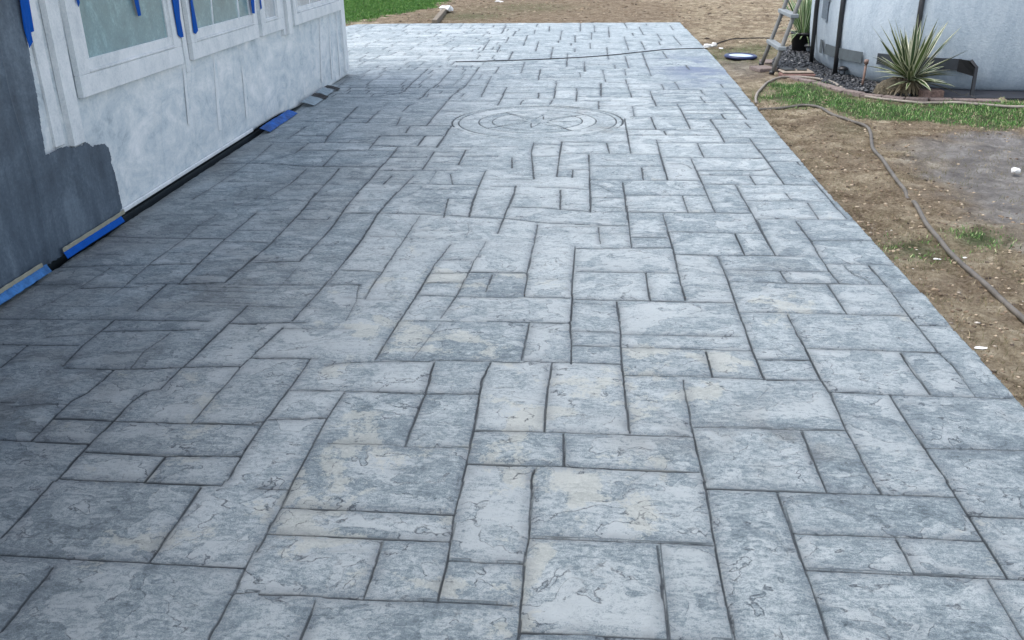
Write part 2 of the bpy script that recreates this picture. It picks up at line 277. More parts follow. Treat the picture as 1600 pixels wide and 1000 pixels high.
(1,66,10216,69,9513), (1,-946,9193,-407,9194,-176,9183), (1,-580,9575,-564,9222), (1,-170,9325,73,9308),
(1,-713,9137,-725,8866), (1,-416,9166,-431,8893), (1,-165,9083,72,9067), (1,44,9056,48,8638),
(1,-1462,9080,-977,9070), (1,-689,8946,-433,8920), (1,-1366,9546,-1362,9337), (1,-464,10452,-138,10427),
(1,-135,11740,82,11717), (1,-1374,8504,-1255,8505), (1,400,12562,415,11383), (1,641,12793,650,10734),
(1,928,13031,946,12315), (1,630,12234,935,12259), (1,-78,11694,257,11687), (1,250,11687,245,11367),
(1,143,11340,373,11335), (1,359,11336,357,10782), (1,138,10767,652,10760), (1,95,11244,121,10319),
(1,652,11253,1130,11245), (1,1128,11667,1130,11245), (1,349,10482,377,9289), (1,121,10279,342,10253),
(1,352,10157,885,10153), (1,727,10139,727,9776), (1,885,10312,891,9775), (1,388,9778,1107,9738),
(1,71,10239,68,9322), (1,-61,9869,355,9866), (1,-56,9309,562,9302), (1,578,9704,590,8815),
(1,597,9527,1131,9526), (1,622,9369,1058,9369), (1,1107,9738,1120,9423), (1,1065,9322,1074,9000),
(1,588,8980,1178,8970), (1,45,8800,800,8804), (1,40,9061,45,8634), (1,365,8784,367,8274),
(1,803,8907,812,8332,816,7727), (1,357,8257,787,8262), (1,511,8248,526,7723), (1,824,8582,1351,8614),
(1,820,8414,1333,8418), (1,1159,8389,1162,8176), (1,817,8157,1345,8163), (1,1032,8149,1035,7684,1036,7224),
(1,1341,9630,1350,8909,1348,8178), (1,1342,8848,1520,8849), (1,1357,9276,1521,9276), (1,1146,9885,1502,9846),
(1,1365,10149,1361,9921), (1,308,7696,1025,7684), (1,587,7654,598,7473), (1,287,7467,1018,7467),
(1,274,8167,279,7490,284,6814), (0.5,283,8141,512,8169), (1,-1605,16929,-1557,15550), (1,-1832,17020,-1814,16578),
(0.6,-2311,16053,-1561,16007), (1,-1348,15927,-1332,15105), (1,-1704,15186,-1296,15140), (1,-1386,14989,-1353,14095),
(1,-1104,15275,-1060,13824), (1,-1098,15275,-967,15267), (1,-1652,14599,-1602,13213), (1,-1633,13878,-1401,13838,-1376,13021),
(0.5,-1643,14520,-1342,14505), (1,-1051,17192,-1055,16671), (1,-1033,16109,-1005,15455), (1,-1150,13013,-1137,12244),
(1,-1127,12617,-863,12583), (1,-1040,13793,-850,13785), (1,-869,14394,-836,13093), (1,-868,14482,-372,14426),
(1,-819,13663,-537,13632), (1,-614,13655,-583,12391), (1,-817,16727,-780,15826), (0.5,-835,16801,-540,16493),
(1,-569,15945,-547,14489), (1,-894,15362,-578,15307), (1,-562,15945,-261,15730), (1,-276,17367,-256,15795),
(1,-328,15171,-305,14153), (1,-327,15111,-109,15099), (1,-315,14589,-105,14579), (1,-362,14051,-355,13794),
(1,-289,13447,-284,12983), (1,-569,14435,-556,14112), (1,-373,12809,-370,12385), (0.5,-1329,16545,-1060,16527),
(0.4,-2193,15212,-1928,15198), (0.4,-2086,14452,-1643,14520), (0.4,-2004,13863,-1645,13879), (0.4,-1894,13084,-1580,13119),
(1,-25,16789,-13,15657), (1,-32,16789,223,16771), (1,222,16612,216,14841), (1,248,16224,563,16279),
(1,514,17246,541,16281), (1,-64,15590,-65,14605), (1,-64,15590,211,15574), (1,-316,15195,-75,15182),
(1,-302,14580,213,14554), (1,752,16497,765,15135), (1,524,15486,596,15482,603,15079), (1,904,17132,893,16756,1297,16728,1298,15935),
(1,766,15162,988,15149), (1,989,15391,1001,14371), (1,453,14957,467,13184), (1,-81,14127,456,14103),
(1,-81,14070,-69,13410), (1,463,14337,685,14267,701,13226), (1,164,13560,174,12204), (1,-63,13410,162,13401,474,13410),
(1,948,14255,945,13800,1189,13680), (1,1225,14980,1244,13732), (1,1028,15121,1230,15044), (1,394,12512,412,11418),
(1,926,13018,943,12315), (1,421,12259,940,12271), (1,653,12978,641,11729,654,10759), (1,-117,11730,251,11698,246,11383),
(1,-232,11415,-135,11413), (1,-132,11997,-126,11127), (1,1122,11638,1130,11253), (1,713,11663,1115,11678),
(0.3,-3130,11452,-3101,11746,-3080,12548), (0.4,-2063,11361,-2067,11799), (0.5,-2902,10579,-2838,10704,-2638,10670), (0.3,-3045,11523,-2029,11575),
(0.3,-2930,12375,-1955,12431)]
# ------------------------------------------------------------------ the patio slab
MC, MR = (-.50, 8.04), .765                      # medallion
WA, WB = Vector((-2.742, 3.681)), Vector((-2.949, 10.859))
wt = (WB-WA).normalized()
def wall_x(y): return WA.x+(y-WA.y)*(WB.x-WA.x)/(WB.y-WA.y)
SLAB = [(1.52, -2.0), (1.52, 4.0), (1.49, 6.0), (1.50, 7.5), (1.525, 8.8), (1.555, 12.0), (1.545, 13.3), (1.515, 17.24), (-3.95, 17.39), (-4.46, 17.30), (-5.0, 15.0), (-5.0, -2.0)]
def joint_list():
    out = []
    for w, *c in J: out.append((w, [(c[i]/1000, c[i+1]/1000) for i in range(0, len(c), 2)]))
    # compass medallion: rings and star lines pressed into the same slab
    def ring(r, w, a0=0, a1=360):
        return (w, [(MC[0]+r*math.cos(math.radians(a)), MC[1]+r*math.sin(math.radians(a))) for a in range(a0, a1+1, 6)])
    out += [ring(.757, 1.6, -15, 205), ring(.757, .6, 205, 345), ring(.70, .95), ring(.52, .9), ring(.40, .85, 100, 440)]
    for k in range(8):
        a = math.radians(k*45+38); big = k % 2 == 0; L = .53 if big else .30
        tip = (MC[0]+L*math.cos(a), MC[1]+L*math.sin(a))
        for sgn in (-1, 1):
            b = a+sgn*math.radians(22.5); q = (MC[0]+.10*math.cos(b), MC[1]+.10*math.sin(b)); out.append((.9, [q, tip]))
        out.append((.3, [MC, tip]))
    R_ = random.Random(21)
    # small worn stones in the far left corner
    y = 9.3
    while y < 17.1:
        h = R_.choice((.2, .2, .4)); x0 = -2.85 if y < 10.95 else -4.3; sd2 = .75; x = x0+R_.random()*.3
        out.append((.75, [(x0, y), (-1.5+R_.random()*.5, y+R_.uniform(-.01, .01))]))
        while x < -1.3: out.append((.75, [(x, y), (x+R_.uniform(-.01, .01), y+h)])); x += R_.choice((.2, .4, .6))
        y += h
    # hand-width slate ledges running across the stones
    for k in range(330):
        y = 3.6+9.5*R_.random(); x = R_.uniform(-2.7, 1.3); L = R_.uniform(.12, .5); p = [(x, y)]
        if math.hypot(x-MC[0], y-MC[1]) < .95: continue
        for i in range(4): p.append((p[-1][0]+L/4, p[-1][1]+R_.uniform(-.012, .012)))
        out.append((R_.uniform(.3, .62)*(1 if x < .2 else .6), p))
    # plain repeats of the pattern behind the camera and where the photo cannot see
    for y in [1.2, .75, .2, -.4, -.9, -1.5]: out.append((1, [(-2.7, y), (1.5, y)]))
    for x in [-2.2, -1.5, -.9, -.3, .3, .75]: out.append((1, [(x, -2), (x, 1.2)]))
    return out
def patio_fields(X, Y, xs, ys):
    joint = np.zeros(X.shape); edge = np.zeros(X.shape)
    Xw = X+.0035*(fbm(X*14, Y*14, 3, 4, .6)-.5)*2; Yw = Y+.0035*(fbm(X*14, Y*14, 11, 4, .6)-.5)*2
    wv = .62+.75*fbm(X*16, Y*16, 21, 3); jv = .72+.45*sst(.35, .6, fbm(X*2.1, Y*2.1, 23, 4))
    inm = lambda a: math.hypot(a[0]-MC[0], a[1]-MC[1]) < .8
    for w, pts in JL:
        for a, b in zip(pts[:-1], pts[1:]):
            dm = (a[1]+b[1])/2; hw = .0040+.00042*max(dm, 0)
            if abs(b[1]-a[1]) < abs(b[0]-a[0]): hw *= 1+.13*max(dm-4, 0)
            mg = max(.10, 3*hw)
            i0, i1 = np.searchsorted(xs, [min(a[0], b[0])-mg, max(a[0], b[0])+mg]); j0, j1 = np.searchsorted(ys, [min(a[1], b[1])-mg, max(a[1], b[1])+mg])
            if i0 >= i1 or j0 >= j1: continue
            sl_ = (slice(j0, j1), slice(i0, i1)); d = seg_dist(Xw[sl_], Yw[sl_], a, b)
            h = hw*wv[sl_]*(.55+.45*w)
            g = (1-sst(.35, 1.15, d/h))*min(w, 1.5)*(1 if w > .8 and inm(a) else jv[sl_])
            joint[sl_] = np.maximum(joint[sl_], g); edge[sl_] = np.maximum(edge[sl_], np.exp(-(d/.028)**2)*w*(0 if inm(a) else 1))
    inmed = sst(.02, -.02, np.hypot(X-MC[0], Y-MC[1])-.70)
    wx = X+.09*(fbm(X*5, Y*5, 31)-.5)*2; wy = Y+.09*(fbm(X*5, Y*5, 41)-.5)*2
    n = fbm(wx*3.1, wy*4.6, 51, 6, .55)*7
    base = np.floor(n); fr = n-base; step = base+sst(0, .14, fr)
    ridge = (1-sst(.0, .10, np.abs(fr-.07)))*sst(.42, .62, fbm(X*2.3, Y*2.3, 61, 3))
    lay = n
    cr = .5+3.2*(fbm(wx*5.2+30, wy*6.5, 71, 6, .6)-.545)-.8*sst(.56, .42, fbm(X*1.1, Y*1.1+8, 72, 2))
    reg = sst(-2.6, -.9, X)*sst(5.2, 3.0, Y)*.9+.28*sst(7, 3, Y)+1.0*np.exp(-(((X+.75)/.7)**2+((Y-4.3)/.8)**2))*.6
    cream = cr-.75*(1-np.clip(reg, 0, 1))
    stain = np.exp(-(((X-1.25)/.45)**2+((Y-11.3)/1.2)**2))*sst(.35, .6, fbm(X*3, Y*3, 81, 4))
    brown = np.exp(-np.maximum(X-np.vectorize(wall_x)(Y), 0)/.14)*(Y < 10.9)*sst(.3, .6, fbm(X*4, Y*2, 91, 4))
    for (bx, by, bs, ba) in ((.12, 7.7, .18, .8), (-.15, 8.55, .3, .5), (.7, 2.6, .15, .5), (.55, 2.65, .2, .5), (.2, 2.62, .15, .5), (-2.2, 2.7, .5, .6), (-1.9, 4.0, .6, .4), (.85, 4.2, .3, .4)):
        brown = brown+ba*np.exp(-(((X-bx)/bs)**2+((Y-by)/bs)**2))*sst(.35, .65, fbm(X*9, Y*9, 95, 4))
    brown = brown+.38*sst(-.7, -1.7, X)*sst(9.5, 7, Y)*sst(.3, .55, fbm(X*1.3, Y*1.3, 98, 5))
    relief = .0022*(step-3.5)*.55+.0035*(fbm(wx*7, wy*9, 101, 5, .6)-.5)+.0016*(fbm(X*40, Y*40, 102, 3, .6)-.5)
    Z = relief*(1-.8*inmed)*(1-.55*edge)-.0075*(1+.06*np.maximum(Y-3, 0))*joint-.0035*edge
    wxl = WA.x+(Y-WA.y)*(WB.x-WA.x)/(WB.y-WA.y)
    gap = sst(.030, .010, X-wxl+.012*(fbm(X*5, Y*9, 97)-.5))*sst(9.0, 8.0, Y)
    Z = Z-.07*gap; Z = Z-.006*np.exp(-np.abs(X-1.515)/.01)
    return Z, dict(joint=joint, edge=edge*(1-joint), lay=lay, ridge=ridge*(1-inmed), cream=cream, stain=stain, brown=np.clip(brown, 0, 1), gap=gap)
def stone_tones():                          # one tone per stone, from connected patches between the joints
    h = .0125; xs = np.arange(-5.1, 1.6, h); ys = np.arange(-2, 17.6, h); X, Y = np.meshgrid(xs, ys)
    blk = np.zeros(X.shape, bool)
    for w, pts in JL:
        if w < .55: continue
        for a, b in zip(pts[:-1], pts[1:]):
            i0, i1 = np.searchsorted(xs, [min(a[0], b[0])-.1, max(a[0], b[0])+.1]); j0, j1 = np.searchsorted(ys, [min(a[1], b[1])-.1, max(a[1], b[1])+.1])
            if i0 < i1 and j0 < j1:
                q = (slice(j0, j1), slice(i0, i1)); blk[q] |= seg_dist(X[q], Y[q], a, b) < .0105
    lab = np.arange(X.size).reshape(X.shape)+1; lab[blk] = 0
    def runs(L, B):                         # spread the largest label along every unbroken run of a row
        f = L.ravel(); b = B.ravel(); st = np.ones(f.size, bool); st[1:] = b[1:] | b[:-1]; st[::L.shape[1]] = True
        st = np.flatnonzero(st); return np.repeat(np.maximum.reduceat(f, st), np.diff(np.append(st, f.size))).reshape(L.shape)
    for it in range(200):
        p = lab; lab = runs(lab, blk); lab = runs(np.ascontiguousarray(lab.T), np.ascontiguousarray(blk.T)).T.copy()
        if (p == lab).all(): break
    R_ = np.random.RandomState(5).rand(X.size+2); t = R_[lab]
    known = ~blk
    for it in range(3):
        for ax, sg_ in ((0, 1), (0, -1), (1, 1), (1, -1)):
            k2 = np.roll(known, sg_, ax); t2 = np.roll(t, sg_, ax); m_ = ~known & k2; t[m_] = t2[m_]
            if it or ax: known = known | m_
    return xs, ys, t
JL = joint_list()
TX, TY, TT = stone_tones()
def make_patio():
    Vs = []; Fs = []; A = {}; off = 0
    for (y0, y1, x0, x1, h) in ((-2.0, 1.2, -2.8, 1.53, .02), (1.2, 3.9, -2.9, 1.53, .004), (3.9, 8.2, -3.1, 1.56, .0065), (8.2, 17.5, -5.0, 1.57, .0115)):
        xs = np.linspace(x0, x1, int((x1-x0)/h)+1); ys = np.linspace(y0, y1, int((y1-y0)/h)+1)
        X, Y = np.meshgrid(xs, ys)
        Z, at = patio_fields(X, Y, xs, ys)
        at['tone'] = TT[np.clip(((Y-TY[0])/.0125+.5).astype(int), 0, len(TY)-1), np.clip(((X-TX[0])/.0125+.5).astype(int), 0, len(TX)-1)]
        keep = poly_dist(X, Y, SLAB) < .001+.006*(fbm(X*9, Y*9, 7, 4, .7)-.5)-.008*sst(.68, .76, fbm(X*14, Y*14, 8, 3))
        F = grid_faces(len(xs), len(ys)); kf = keep.ravel()[F].any(1)
        # the rim: vertices just outside drop down as the slab's side
        Z = np.where(keep, Z, -.07)
        F = F[kf]+off; Vs.append(np.stack([X, Y, Z], -1).reshape(-1, 3)); Fs.append(F); off += X.size
        for k, v in at.items(): A.setdefault(k, []).append(v.ravel())
    V = np.concatenate(Vs); F = np.concatenate(Fs); A = {k: np.concatenate(v) for k, v in A.items()}
    used = np.zeros(len(V), bool); used[F.ravel()] = True; idx = np.cumsum(used)-1
    return V[used], idx[F], {k: v[used] for k, v in A.items()}
t = NT('stamped_concrete')
q_ = t.n.new('ShaderNodeVectorMath'); q_.operation = 'MULTIPLY_ADD'; t.l.new(t.attr('tone'), q_.inputs[0]); q_.inputs[1].default_value = (31, 17, 0); t.l.new(t.tc, q_.inputs[2]); t.tc = q_.outputs[0]
big = t.noise(1.3, 4, .6); mid = t.noise(9, 10, .76, dist=.7); mid2 = t.noise(17, 8, .75, dist=1.2, vec=t.map((1, 1.25, 1), loc=(3, 5, 0))); fine = t.noise(75, 6, .78); grain = t.noise(300, 3, .8)
streak = t.noise(17, 9, .76, vec=t.map((.8, 2.0, 1), rot=(0, 0, .35)), dist=1.6)
nn = t.math('ADD', t.math('ADD', t.attr('lay'), t.math('MULTIPLY', t.attr('tone'), 9.0)), t.math('ADD', t.math('MULTIPLY', t.math('SUBTRACT', fine, .5), .16), t.math('MULTIPLY', t.math('SUBTRACT', mid2, .5), .5)))
flo = t.math('FLOOR', nn); fra = t.math('SUBTRACT', nn, flo)
lev = t.math('ADD', t.math('MULTIPLY', t.math('SINE', t.math('MULTIPLY', flo, 2.3)), .5), .5)
line = t.math('MULTIPLY', t.ramp(fra, [(.0, 1.), (.035, .9), (.085, 0.)]), t.ramp(mid, [(.47, 0.), (.56, 1.)]))
tone = t.attr('tone')
v = t.math('ADD', t.math('MULTIPLY', lev, .11), t.math('ADD', t.math('MULTIPLY', mid, .58), t.math('MULTIPLY', streak, .74)))
v = t.math('ADD', v, t.math('ADD', t.math('MULTIPLY', tone, .10), t.math('MULTIPLY', fine, .50)))
v = t.math('ADD', v, t.math('MULTIPLY', grain, .42))
v = t.math('MULTIPLY', t.math('SUBTRACT', v, .885), 2.5)
base = t.ramp(v, [(.06, (.072, .098, .116)), (.30, (.135, .180, .204)), (.52, (.225, .286, .316)), (.78, (.365, .438, .468)), (1.0, (.60, .66, .67))])
base = t.mix(t.math('MULTIPLY', t.ramp(big, [(.35, 0.), (.7, 1.)]), .25), base, (.20, .245, .275))
cv = t.math('ADD', t.math('ADD', t.attr('cream'), t.math('MULTIPLY', t.math('SUBTRACT', t.math('FRACT', t.math('MULTIPLY', tone, 7.3)), .62), .55)), t.math('ADD', t.math('MULTIPLY', t.math('SUBTRACT', fine, .5), 1.3), t.math('MULTIPLY', t.math('SUBTRACT', mid2, .5), 1.2)))
base = t.mix(t.ramp(cv, [(.56, 0.), (.76, .66)]), base, t.mix(fine, (.47, .49, .44), (.76, .78, .71)))
base = t.mix(t.math('MULTIPLY', t.attr('stain'), .9), base, (.15, .20, .31))
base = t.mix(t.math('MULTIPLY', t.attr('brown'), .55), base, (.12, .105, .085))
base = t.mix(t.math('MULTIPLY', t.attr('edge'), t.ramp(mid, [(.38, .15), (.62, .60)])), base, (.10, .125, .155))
base = t.mix(t.math('MULTIPLY', line, .8), base, (.05, .065, .085))
pits = t.ramp(t.vor(42), [(.03, 1.), (.10, 0.)]); base = t.mix(t.math('MULTIPLY', pits, t.ramp(mid2, [(.53, 0.), (.62, .7)])), base, (.05, .06, .07))
base = t.mix(t.ramp(t.math('ADD', t.attr('joint'), t.math('MULTIPLY', t.math('SUBTRACT', fine, .5), .55)), [(.18, 0.), (.70, .88)]), base, (.036, .048, .060))
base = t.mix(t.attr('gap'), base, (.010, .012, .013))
t.set(Base_Color=base, Roughness=t.ramp(t.math('ADD', t.math('MULTIPLY', mid, .7), t.math('MULTIPLY', fine, .4)), [(.25, .40), (.85, .74)]))
t.b.inputs['Specular IOR Level'].default_value = .6
hgt = t.math('ADD', t.math('MULTIPLY', streak, .7), t.math('ADD', t.math('MULTIPLY', mid, .6), t.math('ADD', t.math('MULTIPLY', fine, .50), t.math('MULTIPLY', grain, .30))))
hgt = t.math('SUBTRACT', hgt, t.math('MULTIPLY', line, .25))
t.nrm(t.bump(hgt, 1.0, .016))
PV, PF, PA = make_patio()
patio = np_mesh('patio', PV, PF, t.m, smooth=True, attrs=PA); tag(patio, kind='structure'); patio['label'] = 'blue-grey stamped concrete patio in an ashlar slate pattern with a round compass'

# ------------------------------------------------------------------ the ground
LAWN = [(-40, 17.0), (-5.3, 17.1), (-4.75, 18.0), (-4.55, 19.5), (-3.9, 21.2), (-3.8, 25), (-3.9, 60), (-40, 60)]
STRIP = [(1.66, 9.5), (2.0, 10.35), (2.35, 10.35), (2.56, 9.62), (2.95, 9.24), (3.5, 9.16), (5.2, 9.1), (5.2, 8.4), (3.95, 7.98), (3.4, 8.0), (2.93, 8.2), (2.45, 8.45), (2.15, 9.1), (1.85, 9.2)]
ASH = [(2.5, 7.3), (3.2, 7.75), (5.6, 7.75), (5.6, 4.2), (2.65, 4.3), (2.35, 5.2), (2.3, 6.2)]
def ground_z(X, Y):
    d = poly_dist(X, Y, SLAB)
    z = -.045+.022*(fbm(X*1.5, Y*1.5, 201, 4)-.5)*2*sst(.0, .5, d)+.055*(fbm(X*8, Y*8, 205, 5, .62)-.5)*sst(0, .10, d)+.012*(fbm(X*45, Y*45, 207, 2)-.5)
    z = z+.03*np.exp(-(((X-2.0)/.25)**2+((Y-8.2)/.3)**2))*sst(0, .2, d)
    z = z-.05*np.exp(-(((X-1.85)/.25)**2+((Y-14.2)/.5)**2))
    z = z+.02*np.exp(-(((X+3.9)/.4)**2+((Y-19.2)/1.2)**2))
    z = np.minimum(z, -.004-.02*sst(.3, .0, d)*(fbm(X*5, Y*5, 208, 3)))
    return np.where(d < -.03, -.30, z)
gx = np.unique(np.round(np.concatenate([np.linspace(-300, -12, 20), np.linspace(-12, -5.2, 35), np.arange(-5.2, 1.5, .08), np.arange(1.5, 4.6, .016), np.linspace(4.6, 8, 40), np.linspace(8, 300, 25)]), 4))
gy = np.unique(np.round(np.concatenate([np.linspace(-300, -3, 20), np.arange(-3, 2.2, .15), np.arange(2.2, 9.6, .016), np.arange(9.6, 14, .025), np.arange(14, 18, .04), np.arange(18, 27, .07), np.linspace(27, 60, 40), np.linspace(60, 400, 20)]), 4))
GX, GY = np.meshgrid(gx, gy); GZ = ground_z(GX, GY)
nz = fbm(GX*3, GY*3, 301, 4)-.5
def reg(P, soft=.25, amp=.5): return sst(soft*.5, -soft*.5, poly_dist(GX, GY, P)+nz*amp)
green = np.clip(reg(STRIP, .25, .45)+reg(LAWN, .4, .8), 0, 1)
for (bx, by, s_, a_) in ((2.13, 4.95, .13, 1), (1.72, 4.75, .17, .7), (1.95, 12.7, .7, .45), (2.1, 13.5, .6, .6), (-1.6, 21.5, 1.2, .35), (-2.6, 19.5, .8, .5), (1.85, 9.9, .2, .5), (2.2, 4.2, .1, .7), (2.15, 7.9, .2, .3)):
    green = np.maximum(green, a_*np.exp(-(((GX-bx)/s_)**2+((GY-by)/(s_*1.1))**2)))
ash = reg(ASH, .5, .6); ash = np.maximum(ash, .55*np.exp(-(((GX-1.8)/.25)**2+((GY-11.7)/.9)**2)))
brown = np.clip(.9*reg([(2.3, 7.5), (3.0, 7.95), (5.4, 7.8), (5.4, 7.2), (3.4, 7.2)], .5, .4)+.7*np.exp(-(((GX-2.1)/.3)**2+((GY-5.8)/.4)**2))+.9*reg([(-4.6, 17.3), (1.5, 17.2), (1.9, 21), (1.0, 24.5), (-3.6, 26), (-4.3, 20)], .8, 2.0)*.8+1.0*np.exp(-(((GX-1.75)/.28)**2+((GY-14.1)/.6)**2)), 0, 1)
brown = np.maximum(brown,   .62*sst(.48, .66, fbm(GX*2.6, GY*2.6, 311, 5, .62))); brown = np.maximum(brown, .8*np.exp(-np.maximum(GX-1.52, 0)/.05)*(GX > 1.4)*(GY < 17.5))  # last term paints the slab's contact shadow into the soil colour
t = NT('soil')
n1 = t.noise(6, 8, .7, dist=.4); n2 = t.noise(45, 6, .75); n3 = t.noise(180, 4, .8)
c = t.ramp(t.math('ADD', t.math('MULTIPLY', n1, .6), t.math('MULTIPLY', n2, .4)), [(.37, (.09, .068, .044)), (.45, (.27, .215, .14)), (.54, (.46, .385, .27)), (.65, (.72, .63, .47))])
c = t.mix(t.math('MULTIPLY', t.attr('brown'), .75), c, t.ramp(n2, [(.3, (.07, .045, .03)), (.5, (.16, .11, .075)), (.68, (.34, .26, .18))]))
c = t.mix(t.math('MULTIPLY', t.attr('ash'), .85), c, t.ramp(n1, [(.3, (.17, .165, .165)), (.5, (.29, .285, .28)), (.7, (.48, .47, .46))]))
c = t.mix(t.math('MULTIPLY', t.attr('green'), .8), c, t.ramp(n2, [(.3, (.018, .045, .015)), (.55, (.04, .10, .03)), (.75, (.12, .17, .06))]))
c = t.mix(t.ramp(n3, [(.30, .65), (.42, 0.)]), c, (.05, .038, .028)); c = t.mix(t.ramp(n3, [(.66, 0.), (.74, .6)]), c, (.62, .56, .46))
t.set(Base_Color=c, Roughness=.95); t.b.inputs['Specular IOR Level'].default_value = .15
t.nrm(t.bump(t.math('ADD', n2, t.math('MULTIPLY', n3, .5)), 1.0, .03))
gF = grid_faces(len(gx), len(gy))
ground = np_mesh('ground', np.stack([GX, GY, GZ], -1).reshape(-1, 3), gF, t.m, smooth=True, attrs=dict(green=green, ash=ash, brown=brown)); tag(ground, kind='structure'); ground['label'] = 'sandy bare soil around the patio'
def gz(x, y): return float(ground_z(np.array([[x]]), np.array([[y]]))[0, 0])

# grass: one stuff object per look-alike cover
def blades(name, pts, h0, h1, w, mat, label, seed=1):
    R_ = np.random.RandomState(seed); n = len(pts); P = np.array(pts); a = R_.rand(n)*2*np.pi; h = h0+(h1-h0)*R_.rand(n)**1.5; lean = h*(.15+.75*R_.rand(n)); b = R_.rand(n)*2*np.pi
    ww = w*(.6+.8*R_.rand(n)); ux, uy = np.cos(a)*ww, np.sin(a)*ww; lx, ly = np.cos(b)*lean, np.sin(b)*lean
    z = P[:, 2]-.004
    V = np.stack([np.stack([P[:, 0]-ux, P[:, 1]-uy, z], 1), np.stack([P[:, 0]+ux, P[:, 1]+uy, z], 1),
                  np.stack([P[:, 0]+ux*.8+lx*.35, P[:, 1]+uy*.8+ly*.35, z+h*.6], 1), np.stack([P[:, 0]-ux*.8+lx*.35, P[:, 1]-uy*.8+ly*.35, z+h*.6], 1),
                  np.stack([P[:, 0]+ux*.1+lx, P[:, 1]+uy*.1+ly, z+h*.95], 1), np.stack([P[:, 0]-ux*.1+lx, P[:, 1]-uy*.1+ly, z+h*.95], 1)], 1).reshape(-1, 3)
    i = np.arange(n)[:, None]*6; F = np.concatenate([i+np.array([0, 1, 2, 3]), i+np.array([3, 2, 4, 5])], 0)
    o = np_mesh(name, V, F, mat, attrs=dict(hue=np.repeat(R_.rand(n), 6))); tag(o, label, 'grass', kind='stuff'); return o
def scatter(n, box, dens, seed):
    R_ = np.random.RandomState(seed); X = box[0]+(box[1]-box[0])*R_.rand(n); Y = box[2]+(box[3]-box[2])*R_.rand(n)
    k = R_.rand(n) < dens(X, Y); X, Y = X[k], Y[k]; Z = ground_z(X[None], Y[None])[0]; return np.stack([X, Y, Z], 1)
def grassmat(name, a, b, c_):
    t = NT(name); t.set(Base_Color=t.ramp(t.attr('hue'), [(0, a), (.75, b), (1., c_)]), Roughness=.6); t.b.inputs['Subsurface Weight'].default_value = 0; return t.m
G1 = grassmat('grass_green', (.022, .10, .020), (.12, .30, .05), (.55, .58, .32))
G2 = grassmat('lawn_green', (.035, .12, .012), (.09, .25, .03), (.18, .30, .06))
G3 = grassmat('dry_grass', (.10, .11, .04), (.26, .22, .12), (.45, .38, .24))
def dpoly(P, amp=.4, soft=.2):
    return lambda X, Y: sst(soft*.5, -soft*.5, poly_dist(X, Y, P)+(fbm(X*3, Y*3, 301, 4)-.5)*amp)*sst(.25, .5, fbm(X*7, Y*7, 9, 3))
blades('grass', scatter(52000, (1.55, 5.2, 7.8, 10.5), dpoly(STRIP, .45, .3), 1), .012, .045, .0022, G1, 'dark green grass strip with pale clover between the hose and the pool border', 1)
blades('grass', scatter(150000, (-8.2, -3.4, 17.0, 26.5), dpoly(LAWN, .8, .4), 2), .02, .05, .006, G2, 'bright green lawn beyond the far left corner of the patio', 2)
spots = ((2.13, 4.95, .13), (1.72, 4.75, .18), (2.2, 4.2, .08), (1.95, 12.7, .6), (2.1, 13.5, .5), (1.95, 9.0, .15), (-1.6, 21.5, 1.0), (-2.6, 19.3, .8))
sg = []
for k, (bx, by, s_) in enumerate(spots):
    sg.append(scatter(int(2500+2500*s_), (bx-2*s_, bx+2*s_, by-2*s_, by+2*s_), lambda X, Y: np.exp(-(((X-bx)/s_)**2+((Y-by)/s_)**2))*sst(.3, .6, fbm(X*9, Y*9, 5, 3)), 30+k))
blades('grass', np.concatenate(sg), .008, .03, .002, G1, 'thin scattered grass tufts sprouting in the sandy soil', 4)
blades('dry_grass', scatter(60000, (1.54, 4.6, 3.0, 9.6), lambda X, Y: .10+.5*sst(.5, .65, fbm(X*4, Y*4, 77, 3))+.6*np.exp(-np.abs(X-1.58)/.05), 5), .008, .034, .0014, G3, 'dry straw and roots littering the soil beside the patio edge', 5)
# soil crumbs, pebbles and chips (nobody could count them)
def lumps(name, pts, s0, s1, mat, label, seed, cat, flat=.6, power=3):
    R_ = np.random.RandomState(seed); n = len(pts)
    ico = np.array([(0, 0, -1), (.72, -.53, -.45), (-.28, -.85, -.45), (-.89, 0, -.45), (-.28, .85, -.45), (.72, .53, -.45), (.28, -.85, .45), (-.72, -.53, .45), (-.72, .53, .45), (.28, .85, .45), (.89, 0, .45), (0, 0, 1)])
    f = np.array([(0, 1, 2), (1, 0, 5), (0, 2, 3), (0, 3, 4), (0, 4, 5), (1, 5, 10), (2, 1, 6), (3, 2, 7), (4, 3, 8), (5, 4, 9), (1, 10, 6), (2, 6, 7), (3, 7, 8), (4, 8, 9), (5, 9, 10), (6, 10, 11), (7, 6, 11), (8, 7, 11), (9, 8, 11), (10, 9, 11)])
    f = f[:, ::-1]
    s = s0+(s1-s0)*R_.rand(n)**power; a = R_.rand(n)*6.28; V = ico[None]*(1+.35*(R_.rand(n, 12, 1)-.5)); V = V*np.stack([s*(1+.5*R_.rand(n)), s, s*flat*(.7+.6*R_.rand(n))], 1)[:, None]
    X = V[..., 0]*np.cos(a)[:, None]-V[..., 1]*np.sin(a)[:, None]; Y = V[..., 0]*np.sin(a)[:, None]+V[..., 1]*np.cos(a)[:, None]
    P = np.array(pts); V = np.stack([X+P[:, :1], Y+P[:, 1:2], V[..., 2]+P[:, 2:3]], -1).reshape(-1, 3)
    F = (f[None]+12*np.arange(n)[:, None, None]).reshape(-1, 3)
    o = np_mesh(name, V, F, mat, smooth=(flat > .65), attrs=dict(hue=np.repeat(R_.rand(n), 12))); tag(o, label, cat, kind='stuff'); return o
t = NT('crumb'); t.set(Base_Color=t.ramp(t.attr('hue'), [(0, (.045, .032, .024)), (.55, (.24, .18, .12)), (.9, (.38, .31, .22)), (1, (.46, .38, .28))]), Roughness=.95); CR = t.m
